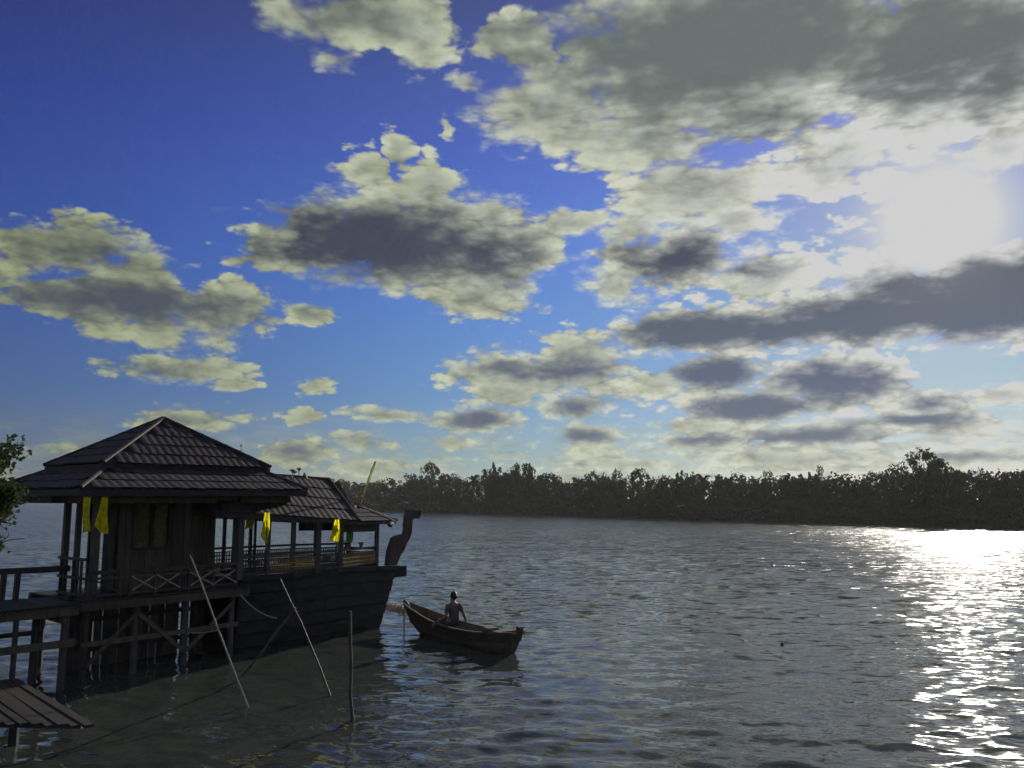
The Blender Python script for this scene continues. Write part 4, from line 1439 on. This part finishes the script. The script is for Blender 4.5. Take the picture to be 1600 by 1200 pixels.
def make_rower():
    f = .545
    hw, sh, ke = BOAT_ST(f)
    seat = BA + BD * (f * BL) + Vector((0, 0, sh - .06))
    t = thing('person', seat, 'person sitting in the rowing boat with back turned and arms spread down', 'person')
    AX = (BS, BD)
    J = {'pelvis': ((0, 0, .10), (.165, .13)), 'waist': ((0, -.01, .25), (.14, .105)), 'chest': ((0, -.01, .40), (.165, .115)), 'upper': ((0, .0, .505), (.13, .09)),
         'neck': ((0, .02, .60), .058), 'jaw': ((0, .045, .675), (.068, .075)), 'skull': ((.005, .03, .77), (.083, .098)), 'top': ((.005, .025, .83), (.055, .065))}
    E = [('pelvis', 'waist'), ('waist', 'chest'), ('chest', 'upper'), ('upper', 'neck'), ('neck', 'jaw'), ('jaw', 'skull'), ('skull', 'top')]
    def limb(pref, start, pts):
        prev = start
        for n, p, r in pts:
            J[pref + n] = (p, r); E.append((prev, pref + n)); prev = pref + n
    limb('r', 'upper', [('sh', (.175, .0, .51), .064), ('elb', (.33, .03, .27), .046), ('for', (.42, .07, .13), .040), ('wri', (.505, .11, .00), .028), ('pal', (.53, .135, -.05), (.036, .022))])
    limb('l', 'upper', [('sh', (-.175, .0, .51), .064), ('elb', (-.275, -.04, .27), .046), ('for', (-.35, .06, .19), .040), ('wri', (-.425, .17, .12), .028), ('pal', (-.45, .225, .09), (.036, .022))])
    for sgn, p in ((1, 'R'), (-1, 'L')):
        limb(p, 'pelvis', [('hip', (sgn * .11, .06, .085), .092), ('knee', (sgn * .16, .44, .13), .066), ('shin', (sgn * .15, .55, -.06), .055), ('ank', (sgn * .14, .62, -.30), .038), ('toe', (sgn * .15, .78, -.335), (.042, .03))])
    for pr, c, ax in (('r', Vector((.53, .135, -.05)), 1), ('l', Vector((-.45, .225, .09)), -1)):
        dn = Vector((ax * .35, .3, -.88)).normalized()
        sd = Vector((0, 1, .3)).normalized()
        for i, (off, ln) in enumerate(((-.030, .070), (-.010, .082), (.011, .078), (.030, .060))):
            r0 = c + sd * off + dn * .035
            r1 = r0 + dn * ln * .5
            r2 = r1 + (dn + Vector((-ax * .7, 0, -.1))).normalized() * ln * .5
            limb('%sf%d' % (pr, i), pr + 'pal', [('a', tuple(r0), .0105), ('b', tuple(r1), .0098), ('c', tuple(r2), .008)])
        r0 = c - sd * .036 + dn * .0
        r1 = r0 - sd * .025 + dn * .03
        limb(pr + 'th', pr + 'pal', [('a', tuple(r0), .012), ('b', tuple(r1), .010)])
    body = skin_mesh('body', J, E, 'pelvis', M['skin'], t, 2, seat, AX)
    sj = {'hem': ((0, 0, .08), (.178, .145)), 'waist': ((0, -.01, .24), (.158, .124)), 'chest': ((0, -.01, .40), (.18, .132)), 'up': ((0, .0, .50), (.148, .106)), 'col': ((0, .015, .565), (.082, .075))}
    se = [('hem', 'waist'), ('waist', 'chest'), ('chest', 'up'), ('up', 'col')]
    for s, pts in (('r', [(.18, .0, .508), (.25, .015, .395), (.285, .02, .34)]), ('l', [(-.18, .0, .508), (-.225, -.02, .395), (-.25, -.03, .34)])):
        prev = 'up'
        for i, p in enumerate(pts):
            sj[s + str(i)] = (p, (.076, .066, .064)[i]); se.append((prev, s + str(i))); prev = s + str(i)
    skin_mesh('shirt', sj, se, 'hem', M['shirt'], t, 2, seat, AX)
    pj = {'w': ((0, 0, .13), (.176, .142)), 'c': ((0, .01, .075), (.178, .14))}
    pe = [('w', 'c')]
    for sgn, p in ((1, 'R'), (-1, 'L')):
        pj[p + 'h'] = ((sgn * .112, .07, .085), .106); pj[p + 'k'] = ((sgn * .15, .36, .12), .088)
        pe += [('c', p + 'h'), (p + 'h', p + 'k')]
    skin_mesh('shorts', pj, pe, 'w', M['shorts'], t, 2, seat, AX)
    def P(x, y, z): return seat + (BS * x + BD * y + Vector((0, 0, z))) * 1.12
    hair = MB()
    hair.ball(P(.005, .012, .79), (.094, .104, .092), 16, 10); hair.smooth = True
    hair.ball(P(.003, -.028, .735), (.078, .062, .085), 14, 8)
    hair.build('hair', M['hair'], t)
    face = MB()
    face.ball(P(.005, .135, .735), (.014, .02, .022), 8, 6)
    for sg in (-1, 1):
        face.ball(P(.005 + sg * .086, .035, .735), (.014, .024, .034), 8, 6)
    face.smooth = True
    face.build('nose_and_ears', M['skin'], body)
    for sg in (-1, 1):
        MB().ball(P(.005 + sg * .032, .112, .758), .012, 8, 6).build('eye', M['white'], body)
    MB().beam(P(-.02, .118, .695), P(.03, .118, .695), .012, .010).build('mouth', M['orange'], body)
make_rower()

def make_paddle():
    f = .545
    hw, sh, ke = BOAT_ST(f)
    seat = BA + BD * (f * BL) + Vector((0, 0, sh - .06))
    def P(x, y, z): return seat + (BS * x + BD * y + Vector((0, 0, z))) * 1.12
    a, b, c = P(.36, .05, .28), P(.62, .17, -.14), P(.86, .28, -.52)
    t = thing('paddle', a, 'wooden paddle in the right hand of the rower with its blade in the water', 'paddle')
    MB().tube([a, b, c], [.016, .016, .015], 8).build('shaft', M['canoe'], t)
    d = (c - b).normalized(); s = d.cross(BS).normalized()
    MB().slab([c - s * .03, c + d * .12 - s * .075, c + d * .42 - s * .07, c + d * .5, c + d * .42 + s * .07, c + d * .12 + s * .075, c + s * .03], d.cross(s) * .018).build('blade', M['canoe'], t)
make_paddle()

# ------------------------------------------------------------------ tree at the left border
def make_near_tree():
    rng = random.Random(17)
    root = Vector((-10.45, 15.4, -.4))
    t = thing('mangrove_tree', root, 'leafy tree reaching in at the left border in front of the pavilion roof', 'tree')
    mb = MB()
    top = Vector((-10.02, 15.4, 4.7))
    mb.tube([root, root + Vector((.1, .05, 1.6)), Vector((-10.2, 15.4, 2.9)), top], [.13, .11, .085, .05], 9)
    mb.build('trunk', M['bark'], t)
    tips = []
    def grow(p, d, L, r, depth):
        q = p + d * L
        m = (p + q) / 2 + Vector((rng.gauss(0, .04), rng.gauss(0, .04), rng.gauss(0, .04)))
        br.tube([p, m, q], [r, r * .8, r * .55], 6)
        tips.append((m, depth)); tips.append((q, depth))
        if depth < 3:
            for i in range(3):
                nd = (d + Vector((rng.gauss(0, .6), rng.gauss(0, .6), rng.gauss(.05, .5)))).normalized()
                grow(q, nd, L * rng.uniform(.55, .8), r * .55, depth + 1)
    br = MB()
    for i in range(18):
        z = 2.7 + 1.9 * i / 17
        a = i * 2.4
        d = Vector((math.cos(a), math.sin(a), rng.uniform(.0, .6))).normalized()
        grow(Vector((-10.2 + .1 * (z - 2.9), 15.4, z)), d, rng.uniform(.45, .72), .035, 1)
    tag(br.build('branch', M['bark'], t), kind='stuff')
    lf = MB()
    for p, dep in tips:
        if dep < 2: continue
        if p.x > -9.0 - max(0, p.z - 4.35) * .5 - max(0, 4.1 - p.z) * .7: continue
        for j in range(26):
            c = p + Vector((rng.gauss(0, .11), rng.gauss(0, .11), rng.gauss(0, .10)))
            n = Vector((rng.gauss(0, 1), rng.gauss(0, 1), rng.gauss(.6, .7))).normalized()
            a = n.orthogonal().normalized(); a = Matrix.Rotation(rng.uniform(0, 6.28), 3, n) @ a; b = n.cross(a)
            l, w = rng.uniform(.07, .12), rng.uniform(.028, .045)
            lf.add([c, c + a * l * .45 + b * w - n * .008, c + a * l, c + a * l * .45 - b * w - n * .008], [(0, 1, 2), (0, 2, 3)])
    crown = lf.build('crown', M['leaf'], t, fix=False)
    tag(crown, kind='stuff')
make_near_tree()

# ------------------------------------------------------------------ small things far out
def make_float(px, py, h, label):
    b = on_level(px, py, 0)
    t = thing('float', b, label, 'float')
    MB().tube([b + Vector((0, 0, -.08)), b + Vector((0, 0, h * .6))], [.05, .045], 8).build('body', M['post'], t)
    MB().tube([b + Vector((0, 0, h * .6)), b + Vector((.01, 0, h))], [.02, .016], 6).build('neck', M['post'], t)
make_float(1222, 1008, .12, 'dark bottle-like float bobbing alone in mid river')
make_float(1206, 884, .15, 'tiny dark float far out left of the sun glitter')
make_float(1243, 842, .22, 'tiny dark float near the far bank')

def make_far_boat():
    b = on_level(63, 784.6, 0); b = Vector((b.x, b.y, 0))
    t = thing('far_boat', b, 'tiny white boat far off near the distant bank at left', 'boat')
    k = b.y / 900.0 * 1.1
    h = MB()
    x = Vector((k, 0, 0)); y = Vector((0, k, 0)); z = Vector((0, 0, k))
    h.slab([b - x * 4, b + x * 3.4, b + x * 4.6 + z * 1.2, b - x * 4.2 + z * 1.0], y * 2)
    h.build('hull', M['white'], t)
    MB().slab([b - x * 2.4 + z * 1.0, b + x * 1.4 + z * 1.05, b + x * 1.0 + z * 2.3, b - x * 2.4 + z * 2.3], y * 1.5).build('cabin', M['white'], t)
make_far_boat()

def make_flecks():  # thin scatter of small brownish faces lying just above the water
    rng = random.Random(4)
    mb = MB()
    a, b = on_level(594, 945, 0), on_level(640, 958, 0)
    for i in range(420):
        f = rng.random()
        p = a.lerp(b, f) + Vector((rng.gauss(0, .12), rng.gauss(0, .32), rng.uniform(.005, .05)))
        leaf_quad(mb, p, rng.uniform(.05, .11), rng)
    o = mb.build('floating_flecks', M['flecks'], fix=False)
    tag(o, 'thin brownish drift of small flecks between the bow and the rowing boat', 'flecks', None, 'stuff')
M['flecks'] = leaf('flecks', (.13, .08, .05), (.20, .13, .08), 3.0)
make_flecks()

# ------------------------------------------------------------------ air
def make_haze(density=.00013):
    mb = MB()
    X0, X1, Y0, Y1, Z0, Z1 = -4100, 4100, -400, 4100, -3.0, 24.0
    vs = [(x, y, z) for z in (Z0, Z1) for x, y in ((X0, Y0), (X1, Y0), (X1, Y1), (X0, Y1))]
    mb.add(vs, [(0, 3, 2, 1), (4, 5, 6, 7), (0, 1, 5, 4), (1, 2, 6, 5), (2, 3, 7, 6), (3, 0, 4, 7)])
    m, g, out = material('haze')
    v = g.new('ShaderNodeVolumePrincipled')
    v.inputs['Color'].default_value = (.93, .94, .95, 1)
    v.inputs['Density'].default_value = density
    v.inputs['Anisotropy'].default_value = .35
    g.t.links.new(v.outputs[0], out.inputs['Volume'])
    o = mb.build('haze', m)
    tag(o, kind='stuff')
    o.display_type = 'WIRE'
scene.cycles.volume_bounces = 0
make_haze()
